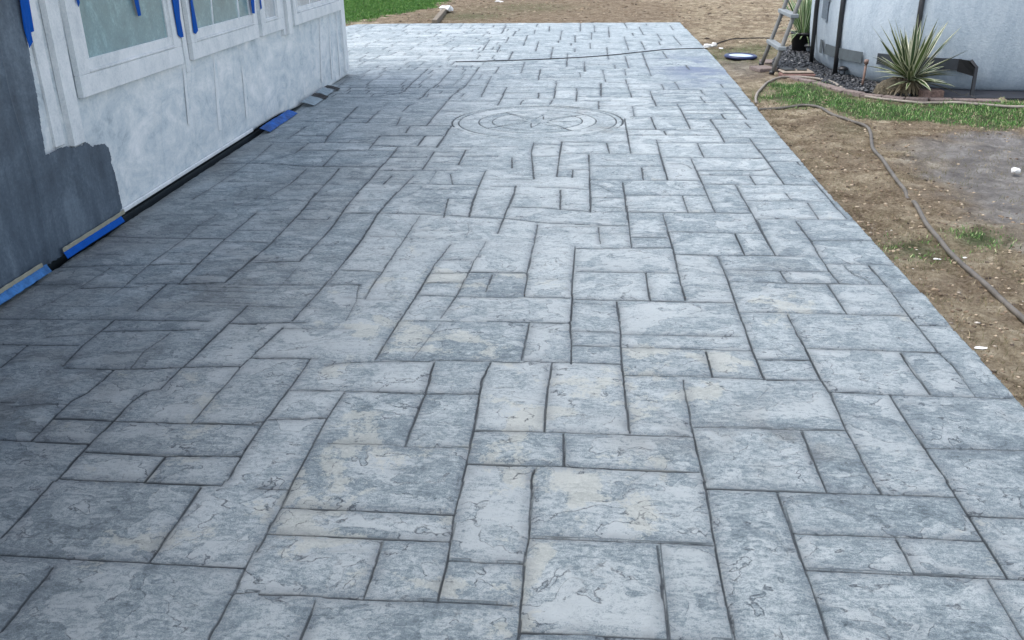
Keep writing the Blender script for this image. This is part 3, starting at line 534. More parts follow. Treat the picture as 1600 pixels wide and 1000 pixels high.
lumps('soil_crumbs', scatter(42000, (1.54, 4.8, 3.0, 9.6), lambda X, Y: .25+.5*sst(.45, .6, fbm(X*3, Y*3, 78, 3))+.5*np.exp(-np.abs(X-1.57)/.06)-.3*in_poly(X, Y, ASH), 6), .0016, .014, CR, 'loose crumbs of sandy soil and grit beside the patio', 6, 'soil', .6, 6)
lumps('soil_clods', scatter(9000, (-4.2, 4.2, 13.5, 26), lambda X, Y: .2+.6*sst(.5, .62, fbm(X*1.2, Y*1.2, 79, 3)), 7), .006, .045, CR, 'loose clods on the dug soil beyond the far end of the patio', 7, 'soil', .5, 5)
lumps('wood_chips', scatter(1500, (1.54, 3.9, 3.0, 5.4), lambda X, Y: .12+.6*np.exp(-np.abs(X-1.6)/.1), 8), .003, .013, grassmat('chip', (.20, .16, .12), (.42, .36, .28), (.62, .58, .52)), 'pale wood chips and dry leaf bits near the hose and the patio edge', 8, 'chips', .22, 3)
# ------------------------------------------------------------------ the house wrapped in painter's film
RZ = math.atan2(wt.y, wt.x)
house = empty('house', (WA.x, WA.y, 0), RZ)
tag(house, 'white house wall under cloudy plastic film, windows taped over, left of the patio', 'house')
def filmmat():
    t = NT('film_white')
    a = t.noise(2.2, 6, .68, vec=t.map((2.2, 1, .45)), dist=.8); b = t.noise(9, 8, .72, vec=t.map((.55, 1, .75), rot=(0, .3, 0)), dist=.8); f = t.noise(90, 5, .75, vec=t.map((.6, 1, .8)))
    drip = t.noise(26, 5, .6, vec=t.map((1, 1, .10)))
    a = t.noise(3.2, 8, .74, vec=t.map((.5, 1, 1.0), rot=(0, .35, 0)), dist=1.3)
    v = t.math('ADD', t.math('MULTIPLY', a, .42), t.math('ADD', t.math('MULTIPLY', b, .38), t.math('ADD', t.math('MULTIPLY', f, .14), t.math('MULTIPLY', drip, .06))))
    c = t.ramp(v, [(.38, (.38, .44, .47)), (.46, (.60, .66, .68)), (.53, (.76, .79, .78)), (.60, (.92, .92, .90))])
    t.set(Base_Color=c, Roughness=t.ramp(b, [(.3, .35), (.7, .7)])); t.b.inputs['Specular IOR Level'].default_value = .5
    t.nrm(t.bump(t.math('ADD', b, t.math('MULTIPLY', f, .5)), .5, .006)); return t.m
FILM = filmmat()
def trimmat():
    t = NT('trim_white'); a = t.noise(5, 7, .7, vec=t.map((1.4, 1, .8))); f = t.noise(70, 5, .75)
    c = t.ramp(t.math('ADD', t.math('MULTIPLY', a, .6), t.math('MULTIPLY', f, .4)), [(.35, (.58, .62, .63)), (.5, (.78, .80, .79)), (.65, (.92, .92, .90))])
    t.set(Base_Color=c, Roughness=.5); t.nrm(t.bump(t.math('ADD', a, t.math('MULTIPLY', f, .5)), .35, .004)); return t.m
TRIM = trimmat()
# wall: a sheet with folds, drawn over board-and-batten siding (local x along the wall, -y towards the patio)
xs = np.concatenate([np.linspace(-7, .2, 120), np.arange(.2, 7.181, .011)]); xs[-1] = 7.18; zs = np.arange(.05, 2.72, .016)
X, Zz = np.meshgrid(xs, zs)
fold = np.zeros(X.shape)
fr = np.random.RandomState(3)
for k in range(45):
    s0 = fr.rand()*7.6-.3; z0 = fr.rand()*.9; L = .25+.6*fr.rand(); a = (fr.rand()-.5)*.5; w_ = .006+.02*fr.rand(); h_ = (.002+.005*fr.rand())*(1 if fr.rand() > .35 else -1)
    c_ = s0+a*(Zz-z0)+.02*np.sin(Zz*9+k); fold += h_*np.exp(-((X-c_)/w_)**2)*np.exp(-((Zz-z0)/L)**4)
for s0, lean, w_ in ((3.05, .25, .022), (3.63, .12, .018), (4.68, .10, .025), (2.46, .05, .02), (5.3, .02, .02), (5.75, .1, .015), (6.2, .25, .02), (6.5, .1, .015), (6.75, .05, .012), (6.95, .02, .012)):
    fold += .018*np.exp(-((X-(s0-lean*(.75-Zz)*.6))/w_)**2)*sst(-.05, .35, Zz)
fold += .012*(fbm(X*2.5, Zz*1.6, 401, 4)-.5)+.005*(fbm(X*14, Zz*6, 402, 4)-.5)
fold *= sst(.04, .10, Zz); Zz = Zz-.045*sst(4.2, 5.2, X)*np.clip(1-(Zz-.05)/.5, 0, 1)
Vn = np.stack([X, -fold, Zz], -1).reshape(-1, 3); nx, nz = len(xs), len(zs)
# back face and rim
Vb = Vn.copy(); Vb[:, 1] = .14
F = grid_faces(nx, nz); Fb = grid_faces(nx, nz, nx*nz)[:, ::-1]
e = [np.stack([np.arange(nx-1)+1, np.arange(nx-1), np.arange(nx-1)+nx*nz, np.arange(nx-1)+1+nx*nz], -1)]
r_ = np.arange(nz-1)*nx+nx-1; e.append(np.stack([r_+nx, r_, r_+nx*nz, r_+nx+nx*nz], -1))
np_mesh('wall', np.concatenate([Vn, Vb]), np.concatenate([F, Fb]+e), FILM, house, smooth=True)
MB().box(-7, 7.16, .035, .13, -.25, .003).build('foundation', simple('dark_foundation', (.02, .032, .04), .7), house)  # near-black base colour on the foundation set back under the wall
MB().box(7.045, 7.18, .145, 6.5, .0, 2.7).build('end_wall', FILM, house)
MB().box(-7, 7.0, 6.3, 6.5, .0, 2.7).build('rear_wall', FILM, house)
rf = MB(); rf.add([(-7.2, -.35, 2.66), (7.5, -.35, 2.66), (7.5, 3.2, 3.9), (-7.2, 3.2, 3.9), (7.5, 6.9, 2.66), (-7.2, 6.9, 2.66), (-7.2, -.35, 2.76), (7.5, -.35, 2.76), (7.5, 3.2, 4.0), (-7.2, 3.2, 4.0), (7.5, 6.9, 2.76), (-7.2, 6.9, 2.76)],
    [(1, 0, 3, 2), (2, 3, 5, 4), (6, 7, 8, 9), (9, 8, 10, 11), (0, 1, 7, 6), (1, 2, 8, 7), (2, 4, 10, 8), (4, 5, 11, 10), (5, 3, 9, 11), (3, 0, 6, 9)]).build('roof', simple('roof_shingle', (.12, .12, .13), .9), house)
MB().box(7.02, 7.195, -.022, .10, .055, 2.65).build('corner_trim', TRIM, house)
MB().box(1.25, 3.62, -.022, -.004, .052, .078).build('bottom_trim', TRIM, house)
for (a, b, z0) in ((.84, .955, .53),):
    MB().box(a, b, -.034, -.002, z0, 2.6, .010).build('batten', TRIM, house)
MB().box(.70, .79, -.012, .0, .56, 2.6).build('batten', TRIM, house)
MB().box(4.83, 4.96, -.055, -.004, .70, 2.6).build('batten', TRIM, house)
MB().box(4.75, 4.80, -.03, -.004, .70, 2.6).build('batten', TRIM, house)
MB().box(2.46, 2.53, -.022, -.004, .69, 2.6).build('batten', TRIM, house)
def strip(s0, z0, s1, z1, w, d=.010):    # raised vertical ridge of film over a batten
    vs = [(s0-w, 0, z0), (s0, -d, z0), (s0+w, 0, z0), (s1-w, 0, z1), (s1, -d, z1), (s1+w, 0, z1), (s0, .002, z0), (s1, .002, z1)]
    vs = [(x, y-.004, z) for x, y, z in vs]
    MB().add(vs, [(0, 1, 4, 3), (1, 2, 5, 4), (0, 6, 2, 1), (3, 4, 5, 7), (6, 0, 3, 7), (2, 6, 7, 5)]).build('film_ridge', TRIM, house)
for q in ((2.955, .20, 3.06, .75, .040), (3.565, .18, 3.64, .75, .026), (4.64, .10, 4.70, .69, .030), (5.28, .08, 5.33, .75, .020), (5.98, .10, 6.13, .75, .026), (6.42, .06, 6.5, .75, .02), (6.80, .04, 6.84, .75, .018), (2.40, .35, 2.46, .75, .016)): strip(*q)
def glassmat(name, dark, seed):
    t = NT(name); a = t.noise(6, 7, .7, dist=.5, vec=t.map((1, 1, .7), loc=(seed, 0, 0))); f = t.noise(60, 6, .8, vec=t.map((1, 1, 1), rot=(0, .6, 0), loc=(seed, 2, 0)))
    c = t.ramp(t.math('ADD', t.math('MULTIPLY', a, .6), t.math('MULTIPLY', f, .4)), [(.35, tuple(x*.75 for x in dark)), (.52, dark), (.68, tuple(min(1, x*1.6+.04) for x in dark))])
    t.set(Base_Color=c, Roughness=.14); t.b.inputs['Specular IOR Level'].default_value = .8; t.nrm(t.bump(t.math('ADD', a, t.math('MULTIPLY', f, .3)), .4, .008)); return t.m
GL = glassmat('window_film', (.23, .36, .37), 1.0); GLW = glassmat('window_film_white', (.52, .58, .61), 5.0)
def window(x0, x1, z0, z1, fw, fb, sash, glass, proud=.034, label=None, brail=.06):
    fr_ = MB(); fr_.box(x0, x1, -proud, -.003, z0, z0+fb); fr_.box(x0, x0+fw, -proud, -.003, z0+fb, z1); fr_.box(x1-fw, x1, -proud, -.003, z0+fb, z1); fr_.box(x0, x1, -proud, -.003, z1, z1+fb)
    w = fr_.build('window', TRIM, house)
    if label: w['label'] = label
    a, b, c, d = x0+fw, x1-fw, z0+fb, z1
    s_ = MB(); q = .022
    s_.box(a, b, -q, -.003, c, c+brail); s_.box(a, a+sash, -q, -.003, c+brail, d); s_.box(b-sash, b, -q, -.003, c+brail, d); s_.build('sash', TRIM, w)
    MB().tube([(a+.005, -q-.006, c+.010), (b-.005, -q-.006, c+.010)], .010, 8).build('bead', TRIM, w, True)
    # wavy film over the glass
    gx_ = np.linspace(a+sash, b-sash, 60); gz_ = np.linspace(c+brail, d, 60); PX, PZ = np.meshgrid(gx_, gz_)
    PY = -.013+.004*(fbm(PX*5, PZ*5, 500, 4)-.5)+.006*np.exp(-(PZ-c-brail)/.02)*0
    np_mesh('pane', np.stack([PX, PY, PZ], -1).reshape(-1, 3), grid_faces(60, 60), glass, w, smooth=True)
    return w
window(1.025, 2.405, .757, 1.95, .115, .115, .045, GL, label='taped window nearest the camera, grey-green glass behind film', brail=.075)
window(2.585, 4.03, .757, 1.95, .10, .110, .05, GL, label='second taped window, grey-green glass behind film', brail=.085)
window(4.12, 4.735, .757, 1.95, .13, .10, .02, GLW, label='narrow window fully whitened by film', brail=.03)
window(5.05, 6.97, .757, 1.95, .10, .10, .05, GLW, .05, label='far window fully whitened by film', brail=.05)

# dark film / undercoat sheet hanging over the near end of the wall
DK = None
t = NT('dark_film'); a = t.noise(3.5, 7, .70, vec=t.map((.6, 1, .7)), dist=.9); f = t.noise(60, 6, .75); st_ = t.noise(13, 4, .6, vec=t.map((1, 1, .10)))
c = t.ramp(t.math('ADD', t.math('MULTIPLY', a, .5), t.math('ADD', t.math('MULTIPLY', st_, .25), t.math('MULTIPLY', f, .25))), [(.38, (.034, .050, .070)), (.50, (.082, .112, .145)), (.62, (.165, .21, .25))])
t.set(Base_Color=c, Roughness=t.ramp(a, [(.3, .42), (.7, .65)])); t.nrm(t.bump(t.math('ADD', a, t.math('MULTIPLY', f, .3)), .5, .008)); DK = t.m
OUT = [(-6.8, .045), (.0, .035), (.6, .04), (1.13, .052), (1.215, .093), (1.21, .20), (1.205, .31), (1.188, .37), (1.20, .40), (1.19, .455), (1.15, .487), (1.06, .503), (1.02, .500), (.975, .528), (.945, .545), (.925, .530), (.85, .532), (.75, .558), (.66, .560), (.565, .553), (.60, .80), (.64, 1.284), (.70, 2.6), (-6.8, 2.6)]
bm = bmesh.new()
gxs = np.arange(-.3, 1.26, .005); gzs = np.arange(.03, 1.62, .005)
X, Zz = np.meshgrid(gxs, gzs); sd_ = poly_dist(X, Zz, OUT)+.016*(fbm(X*22, Zz*22, 601, 4, .7)-.5)
crease = .006*np.exp(-((X-(.39+.03*np.sin(Zz*5)+.02*Zz))/.008)**2)+.012*(fbm(X*3, Zz*2, 602, 4)-.5)+.004*(fbm(X*12, Zz*6, 603, 3)-.5)
Yo = -.030-crease
V = np.stack([X, Yo, Zz], -1).reshape(-1, 3); F = grid_faces(len(gxs), len(gzs)); k = (sd_ < 0).ravel()[F].all(1); F = F[k]
V2 = V.copy(); V2[:, 1] += .004
ds = np_mesh('masking_sheet', np.concatenate([V, V2]), np.concatenate([F, F[:, ::-1]+len(V)]), DK, None, smooth=True)
ds.location = house.location; ds.rotation_euler = house.rotation_euler
# remove loose vertices
me = ds.data; bm = bmesh.new(); bm.from_mesh(me); bmesh.ops.delete(bm, geom=[v_ for v_ in bm.verts if not v_.link_faces], context='VERTS'); bm.to_mesh(me); bm.free()
tag(ds, 'dark slate-grey sheet with torn edge covering the near lower end of the white wall', 'plastic sheet')
# the near continuation of the sheet (out of frame) keeps the reflection dark
MB().box(-6.8, -.3, -.034, -.028, .03, 2.6, .002).build('dark_film_run', DK, ds)

def on_wall(o): o.location = house.location; o.rotation_euler = house.rotation_euler; return o
BLUE = simple('blue_tape', (.002, .085, .40), .8, .12, 30, bump=.15, spec=.15); PAPER = simple('masking_paper', (.30, .29, .22), .8, .15, 25)
def tape(pts, lab, depth=-.04, mat=BLUE, name='blue_tape'):
    n = len(pts); vs = [(x, depth-.004*math.sin(i*2.1), z) for i, (x, z) in enumerate(pts)]+[(x, depth+.002-.004*math.sin(i*2.1), z) for i, (x, z) in enumerate(pts)]
    fs = [tuple(range(n)), tuple(range(2*n-1, n-1, -1))]+[(i, i+n, (i+1) % n+n, (i+1) % n) for i in range(n)]
    o = on_wall(MB().add(vs, fs).build(name, mat)); tag(o, lab, 'tape', 'blue tape strips on the windows'); return o
tape([(.612, 1.62), (.608, 1.284), (.602, 1.16), (.606, 1.068), (.640, 1.092), (.652, 1.135), (.676, 1.138), (.684, 1.283), (.690, 1.62)], 'long blue tape strip with torn pointed end at the wall edge, leftmost', -.042)
tape([(1.12, 1.60), (1.130, 1.24), (1.15, 1.215), (1.165, 1.235), (1.175, 1.60)], 'short blue tape tip at upper left corner of the nearest window', -.040)
tape([(1.812, 1.62), (1.822, 1.205), (1.855, 1.110), (1.888, 1.112), (1.878, 1.20), (1.868, 1.62)], 'blue tape strip hanging in the middle of the nearest window glass', -.030)
tape([(2.335, 1.62), (2.346, 1.17), (2.36, .95), (2.39, .928), (2.432, .930), (2.440, 1.05), (2.452, 1.165), (2.455, 1.62)], 'blue tape strip down the right casing of the nearest window', -.044)
tape([(2.625, 1.62), (2.637, 1.15), (2.628, .938), (2.655, .925), (2.695, .945), (2.692, 1.147), (2.690, 1.62)], 'blue tape strip down the left casing of the second window', -.044)
tape([(3.875, 1.62), (3.885, 1.068), (3.90, .962), (3.953, .958), (3.966, 1.06), (3.965, 1.62)], 'blue tape strip at the right side of the second window', -.044)
tape([(4.10, 1.62), (4.11, 1.06), (4.125, .975), (4.148, .985), (4.150, 1.62)], 'thin blue tape strip at the left edge of the narrow white window', -.044)
# strips along the base, hinged at the wall foot and lying out towards the slab
def base_strip(s0, s1, zt, zb, outw, mat, name, lab, wob=.004, cat='tape', shear=0.0, top=None):
    n = 24; vs = []; R_ = random.Random(int(s0*100)+5)
    for i in range(n+1):
        s = s0+(s1-s0)*i/n; w1 = wob*(R_.random()-.5)
        vs += [(s, -.046+w1, zt), (s+shear*.5, -.046-outw*.5, (zt+zb)/2+.004+w1), (s+shear, -.046-outw, zb+w1*.4)]
    m_ = len(vs); vs += [(x, y+.001, z-.003) for x, y, z in vs]; fs = []
    for i in range(n):
        for k in range(2):
            a = 3*i+k; fs += [(a, a+3, a+4, a+1), (a+m_, a+1+m_, a+4+m_, a+3+m_)]
        fs += [(3*i, 3*i+m_, 3*i+3+m_, 3*i+3), (3*i+2, 3*i+5, 3*i+5+m_, 3*i+2+m_)]
    fs += [(0, 1, 1+m_, m_), (1, 2, 2+m_, 1+m_), (3*n, 3*n+m_, 3*n+1+m_, 3*n+1), (3*n+1, 3*n+1+m_, 3*n+2+m_, 3*n+2)]
    o = on_wall(MB().add(vs, fs).build(name, mat)); tag(o, lab, cat); return o
PALE = simple('pale_tape', (.05, .17, .40), .7, .5, 18, spec=.2)
base_strip(.50, 1.15, .066, .032, .018, BLUE, 'blue_tape', 'bright blue tape along the foot of the dark sheet, between sheet and slab')
o = base_strip(.50, 1.20, .086, .066, .003, PAPER, 'masking_paper', 'narrow tan masking paper edge above the bright blue base tape', cat='paper')
base_strip(-.25, .33, .062, .026, .024, PALE, 'blue_tape', 'faded crinkled blue tape at the wall foot at the left picture edge', .01)
base_strip(-.25, .30, .080, .062, .004, PAPER, 'masking_paper', 'tan paper edge above the faded blue tape at the left edge', cat='paper')
DBL = simple('deep_blue_tape', (.003, .085, .34), .7, .6, 9, bump=.3)
base_strip(3.70, 4.55, .062, .012, .058, DBL, 'blue_tape', 'wide blue tape patch at the wall foot below the second window', .012, shear=.10)
WB_ = simple('white_paper', (.24, .30, .33), .6, .3, 20); DKB = simple('dark_rubber', (.022, .020, .020), .7)
for s0, s1, mt, lb, ow in ((4.98, 5.32, WB_, 'pale paper scrap at the wall foot just beyond the wide blue tape', .11), (5.36, 5.50, DKB, 'dark brown scrap between the two pale scraps at the wall foot', .12), (5.55, 5.86, WB_, 'pale paper scrap at the wall foot, second beyond the wide blue tape', .09), (5.90, 6.02, DKB, 'dark scrap at the wall foot near the far house corner', .12)):
    base_strip(s0, s1, .06, .012, ow, mt, 'paper_scrap', lb, .006, 'scrap', .08)

# ------------------------------------------------------------------ the pool
PC = (4.78, 11.72); PA_, PB_ = 2.07, 2.02; NP = 2.7
def sup(a, r=0.0):
    c_, s_ = math.cos(a), math.sin(a)
    x = (PA_+r)*math.copysign(abs(c_)**(2/NP), c_); y = (PB_+r)*math.copysign(abs(s_)**(2/NP), s_); return x, y
pool = empty('swimming_pool', (PC[0], PC[1], -.05)); tag(pool, 'pale blue-grey above-ground pool with dark upright posts and a grey strap', 'pool')
t = NT('pool_liner'); a = t.noise(3, 5, .6); f = t.noise(38, 6, .7, dist=.4); f2 = t.vor(60)
t.set(Base_Color=t.ramp(t.math('ADD', t.math('MULTIPLY', t.noise(2.5, 7, .75, vec=t.map((2, 2, .6)), dist=.8), .6), t.math('MULTIPLY', f, .4)), [(.35, (.31, .385, .455)), (.5, (.43, .505, .565)), (.65, (.54, .61, .66))]), Roughness=.45)
t.nrm(t.bump(t.math('ADD', f, t.math('MULTIPLY', f2, .4)), .35, .01)); LIN = t.m
prof = [(-.16, .01), (-.10, .02), (-.075, .05), (-.045, .10), (-.022, .17), (-.004, .27), (.012, .45), (.018, .65), (.012, .9), (0, 1.12), (-.004, 1.2)]
NA = 220; V = []
for r, z in prof:
    for k in range(NA): x, y = sup(2*math.pi*k/NA, r); V.append((x, y, z))
i = np.arange(len(prof)-1)[:, None]*NA+np.arange(NA)[None]; j = np.arange(len(prof)-1)[:, None]*NA+(np.arange(NA)[None]+1) % NA
np_mesh('pool_wall', np.array(V), np.stack([i, j, j+NA, i+NA], -1).reshape(-1, 4), LIN, pool, smooth=True)
wv_ = [(*sup(2*math.pi*k/NA, -.03), 1.04) for k in range(NA)]; t = NT('pool_water'); t.set(Base_Color=(.05, .22, .28), Roughness=.05); t.nrm(t.bump(t.noise(4, 3), .1, .02))
MB().add(wv_, [tuple(range(NA))]).build('water', t.m, pool)
DM = simple('dark_metal', (.010, .011, .013), .45, .2, 20, metal=0, spec=.6); GM = simple('grey_strap', (.085, .105, .115), .6, .2, 15)
rim = MB(); pts = [(*sup(2*math.pi*k/80, .02), 1.2) for k in range(81)]; rim.tube(pts, .035, 10, False); rim.build('top_rail', DM, pool, True)
def ang(x, y):      # parameter whose wall point has the bearing of world point x, y
    best = min(range(2880), key=lambda k: abs(((math.atan2(*(sup(2*math.pi*k/2880)[::-1]))-math.atan2(y-PC[1], x-PC[0])+math.pi) % (2*math.pi))-math.pi)); return 2*math.pi*best/2880
for (x, y) in ((2.70, 11.85), (2.73, 10.90), (3.34, 10.06), (5.4, 9.7), (6.4, 9.9), (6.8, 11.7), (6.2, 13.4), (4.8, 13.74), (3.3, 13.4)):
    a = ang(x, y); mb = MB(); p = [sup(a, q) for q in (.03, .035, .04, .035)]
    mb.tube([(p[0][0], p[0][1], .0), (p[1][0], p[1][1], .30), (p[2][0], p[2][1], .7), (p[3][0], p[3][1], 1.2)], [.026, .026, .027, .027], 10); mb.build('post', DM, pool, True)
def band(a0, a1, z0, z1, mat, name, r=.022, n=30):
    mb = MB(); vs = []
    for k in range(n+1):
        a = a0+(a1-a0)*k/n
        for q in (r, r+.006):
            for z in (z0, z1): x, y = sup(a, q); vs.append((x, y, z))
    fs = []
    for k in range(n):
        a = 4*k; fs += [(a+2, a+6, a+7, a+3), (a, a+1, a+5, a+4), (a+1, a+3, a+7, a+5), (a, a+4, a+6, a+2)]
    fs += [(0, 2, 3, 1), (4*n, 4*n+1, 4*n+3, 4*n+2)]
    return mb.add(vs, fs).build(name, mat, pool)
a1 = ang(2.74, 10.98); a2 = ang(2.86, 10.45); a3 = ang(2.99, 10.28); a4 = ang(3.73, 9.85)
band(ang(2.705, 11.52), ang(2.706, 11.42), .21, .36, GM, 'strap'); band(ang(2.705, 11.30), a2, .22, .335, GM, 'strap'); band(a3, a4, .23, .345, simple('dark_strap', (.035, .042, .05), .6, .2, 15), 'strap')
# folded buttress leg at the strap's end
p0 = sup(a4, .035); mb = MB(); q0 = (3.73-PC[0], 9.50-PC[1])
top = (p0[0]+.0, p0[1]-.02)
L0 = (3.79-PC[0], 9.62-PC[1])
mb.tube([(L0[0]-.045, L0[1]+.05, .345), (L0[0], L0[1], .285), (L0[0]-.03, L0[1]-.09, .015)], .021, 4); mb.build('buttress', DM, pool)
x0, y0 = top[0]-.03, top[1]+.01; x1, y1 = L0
vs = [(x0, y0, .225), (x1, y1, .195), (x1, y1, .285), (x1-.05, y1+.05, .345), (x0, y0, .345)]
MB().add(vs+[(x+.012, y+.012, z) for x, y, z in vs], [(0, 1, 2, 3, 4), (9, 8, 7, 6, 5)]+[(k, k+5, (k+1) % 5+5, (k+1) % 5) for k in range(5)]).build('bracket', DM, pool)
# warning sticker, blank grey print blocks (illegible in the photo)
a5, a6 = ang(2.715, 11.62), ang(2.725, 11.22)
for (u0, u1, z0, z1, cc) in ((.05, .62, .60, .80, (.13, .17, .21)), (.10, .55, .835, .90, (.16, .09, .08)), (.0, .75, .805, .83, (.18, .22, .25)), (.50, .62, .565, .60, (.14, .18, .22))):
    band(a5+(a6-a5)*u0, a5+(a6-a5)*u1, z0, z1, simple('sticker', cc, .5, .4, 60), 'sticker', .0245, 8)

# dark mat under the pool's near edge, pebble bed, pavers and bricks
def flat_poly(name, P, z0, z1, mat, lab=None, cat=None, kind=None):
    n = len(P); vs = [(x, y, z1) for x, y in P]+[(x, y, z0) for x, y in P]
    o = MB().add(vs, [tuple(range(n)), tuple(range(2*n-1, n-1, -1))]+[(i, i+n, (i+1) % n+n, (i+1) % n) for i in range(n)]).build(name, mat); tag(o, lab, cat, kind=kind); return o
flat_poly('rubber_mat', [(3.32, 9.40), (5.6, 9.28), (5.6, 10.2), (3.40, 10.2)], -.07, -.022, simple('black_mat', (.022, .024, .032), .55, .3, 20), 'black mat under the near edge of the pool right of the yucca', 'mat')
flat_poly('bed_fabric', [(2.2, 11.35), (2.14, 11.65), (2.25, 12.2), (2.5, 13.0), (2.75, 13.75), (3.2, 14.0), (3.4, 13.4), (3.3, 10.4), (3.38, 9.36), (3.0, 9.46), (2.62, 9.82), (2.48, 10.35), (2.48, 10.7)], -.09, -.035, simple('bed_black', (.018, .017, .016), .9), 'dark soil bed under the black pebbles around the pool', 'soil', 'stuff')
BEDP = [(2.2, 11.35), (2.18, 11.65), (2.28, 12.2), (2.52, 13.0), (2.77, 13.7), (3.15, 13.9), (3.0, 12.6), (2.9, 11.4), (3.0, 10.4), (3.36, 10.0), (3.33, 9.44), (3.0, 9.5), (2.64, 9.86), (2.5, 10.4), (2.5, 10.8), (2.5, 11.3)]
pb = scatter(9000, (2.1, 3.5, 9.4, 13.9), lambda X, Y: in_poly(X, Y, BEDP)*1.0, 12); pb[:, 2] = -.030+.02*np.random.RandomState(4).rand(len(pb))
t = NT('black_pebble'); t.set(Base_Color=t.ramp(t.attr('hue'), [(0, (.006, .007, .009)), (.85, (.026, .029, .035)), (.96, (.07, .075, .085)), (1, (.35, .34, .33))]), Roughness=.38)
lumps('pebbles', pb, .010, .026, t.m, 'shiny black pebbles in the bed around the foot of the pool', 11, 'pebbles', .75, 1.2)
BRK = simple('red_paver', (.17, .095, .08), .85, .35, 30, bump=.4, bd=.006); BRK2 = simple('grey_pink_brick', (.20, .16, .145), .9, .35, 35, bump=.4, bd=.006)
EDG = [(2.27, 10.68), (2.44, 10.30), (2.58, 9.78), (2.78, 9.53), (2.98, 9.38), (3.25, 9.28), (3.57, 9.24), (4.12, 9.19), (5.2, 9.15)]
def arc_pts(P, step):
    out = []; acc = 0
    for a, b in zip(P[:-1], P[1:]):
        L = math.hypot(b[0]-a[0], b[1]-a[1]); 
        while acc < L: f_ = acc/L; out.append((a[0]+(b[0]-a[0])*f_, a[1]+(b[1]-a[1])*f_, math.atan2(b[1]-a[1], b[0]-a[0]))); acc += step
        acc -= L
    return out
AP = arc_pts(EDG, .215)
names = ['first', 'second', 'third', 'fourth', 'fifth', 'sixth', 'seventh', 'eighth', 'ninth', 'tenth', 'eleventh', 'twelfth', 'thirteenth', 'fourteenth', 'fifteenth', 'sixteenth', 'seventeenth', 'eighteenth', 'nineteenth', 'twentieth']
src = None
for k, (x, y, a) in enumerate(AP[:12]):
    if src is None:
        mb = MB().box(-.102, .102, -.045, .045, 0, .055, .008); b = mb.build('edging_brick', BRK2); src = b
    else:
        b = src.copy(); COL.objects.link(b)
    b.location = (x, y, -.066+rnd.random()*.008); b.rotation_euler = (rnd.uniform(-.06, .06), rnd.uniform(-.03, .03), a+rnd.uniform(-.06, .06))
    tag(b, '%s low brick from the left in the row edging the pool bed' % names[k], 'brick', 'bricks edging the pool bed')
def slab_(x0, x1, y0, y1, z0, z1, rz, mat, name, lab, cat):
    cx, cy_ = (x0+x1)/2, (y0+y1)/2; o = MB().box(-(x1-x0)/2, (x1-x0)/2, -(y1-y0)/2, (y1-y0)/2, 0, z1-z0, .008).build(name, mat); o.location = (cx, cy_, z0); o.rotation_euler = (0, 0, rz); tag(o, lab, cat); return o
slab_(2.14, 2.52, 10.80, 11.04, -.06, -.002, .03, BRK, 'paver', 'thick red paver at the ladder foot in front of the pebbles', 'paver')
slab_(2.15, 2.50, 10.86, 11.12, .001, .022, .05, simple('pale_paver', (.30, .25, .2), .9, .3, 25), 'paver', 'thin buff paver lying on top of the thick red paver', 'paver')
slab_(2.17, 2.30, 10.95, 11.15, .0245, .036, .2, simple('scrap_dark', (.03, .03, .03), .5), 'tool', 'small black metal clamp lying on the buff paver, left one', 'clamp')
slab_(2.34, 2.45, 10.95, 11.12, .0245, .036, -.1, bpy.data.materials['scrap_dark'], 'tool', 'small black metal clamp lying on the buff paver, right one', 'clamp')
slab_(1.93, 2.16, 11.40, 11.68, -.06, -.012, .3, BRK2, 'paver', 'rough grey paver under the ladder foot', 'paver')
slab_(2.12, 2.28, 11.95, 12.25, -.06, -.012, .1, BRK2, 'paver', 'dull pinkish paver behind the ladder at the pebble edge', 'paver')
slab_(3.22, 3.42, 9.34, 9.47, -.05, .055, .05, simple('rough_brick', (.24, .16, .13), .95, .5, 30, bump=.8, bd=.015), 'brick', 'rough upright brick right of the yucca base', 'brick')

# ------------------------------------------------------------------ ladder
lad = empty('ladder', (2.08, 11.46, -.05)); tag(lad, 'grey A-frame pool ladder with two visible steps beside the pool', 'ladder')
LM = simple('ladder_grey', (.20, .20, .19), .5, .2, 15); ST = simple('step_plastic', (.22, .245, .255), .5, .15, 10)
for yy, nm in ((.42, 'far'), (-.32, 'near')):
    rl = MB().tube([(0, yy, .01), (.085, yy*.97, .30), (.19, yy*.93, .66), (.36, yy*.88, 1.25), (.42, yy*.86, 1.42), (.52, yy*.86, 1.52), (.66, yy*.86, 1.52), (.75, yy*.86, 1.42), (.80, yy*.86, 1.25)], .024, 12).build('rail', LM, lad, True)
    MB().tube([(-.006, yy, .0), (.004, yy, .045)], .030, 12).build('rubber_foot', DM, rl, True)
for z in (.30, .66, 1.0, 1.3):
    xx = .085+(z-.30)*.29; MB().box(xx-.045, xx+.045, -.36, .45, z-.024, z+.024, .008).build('step', ST, lad)

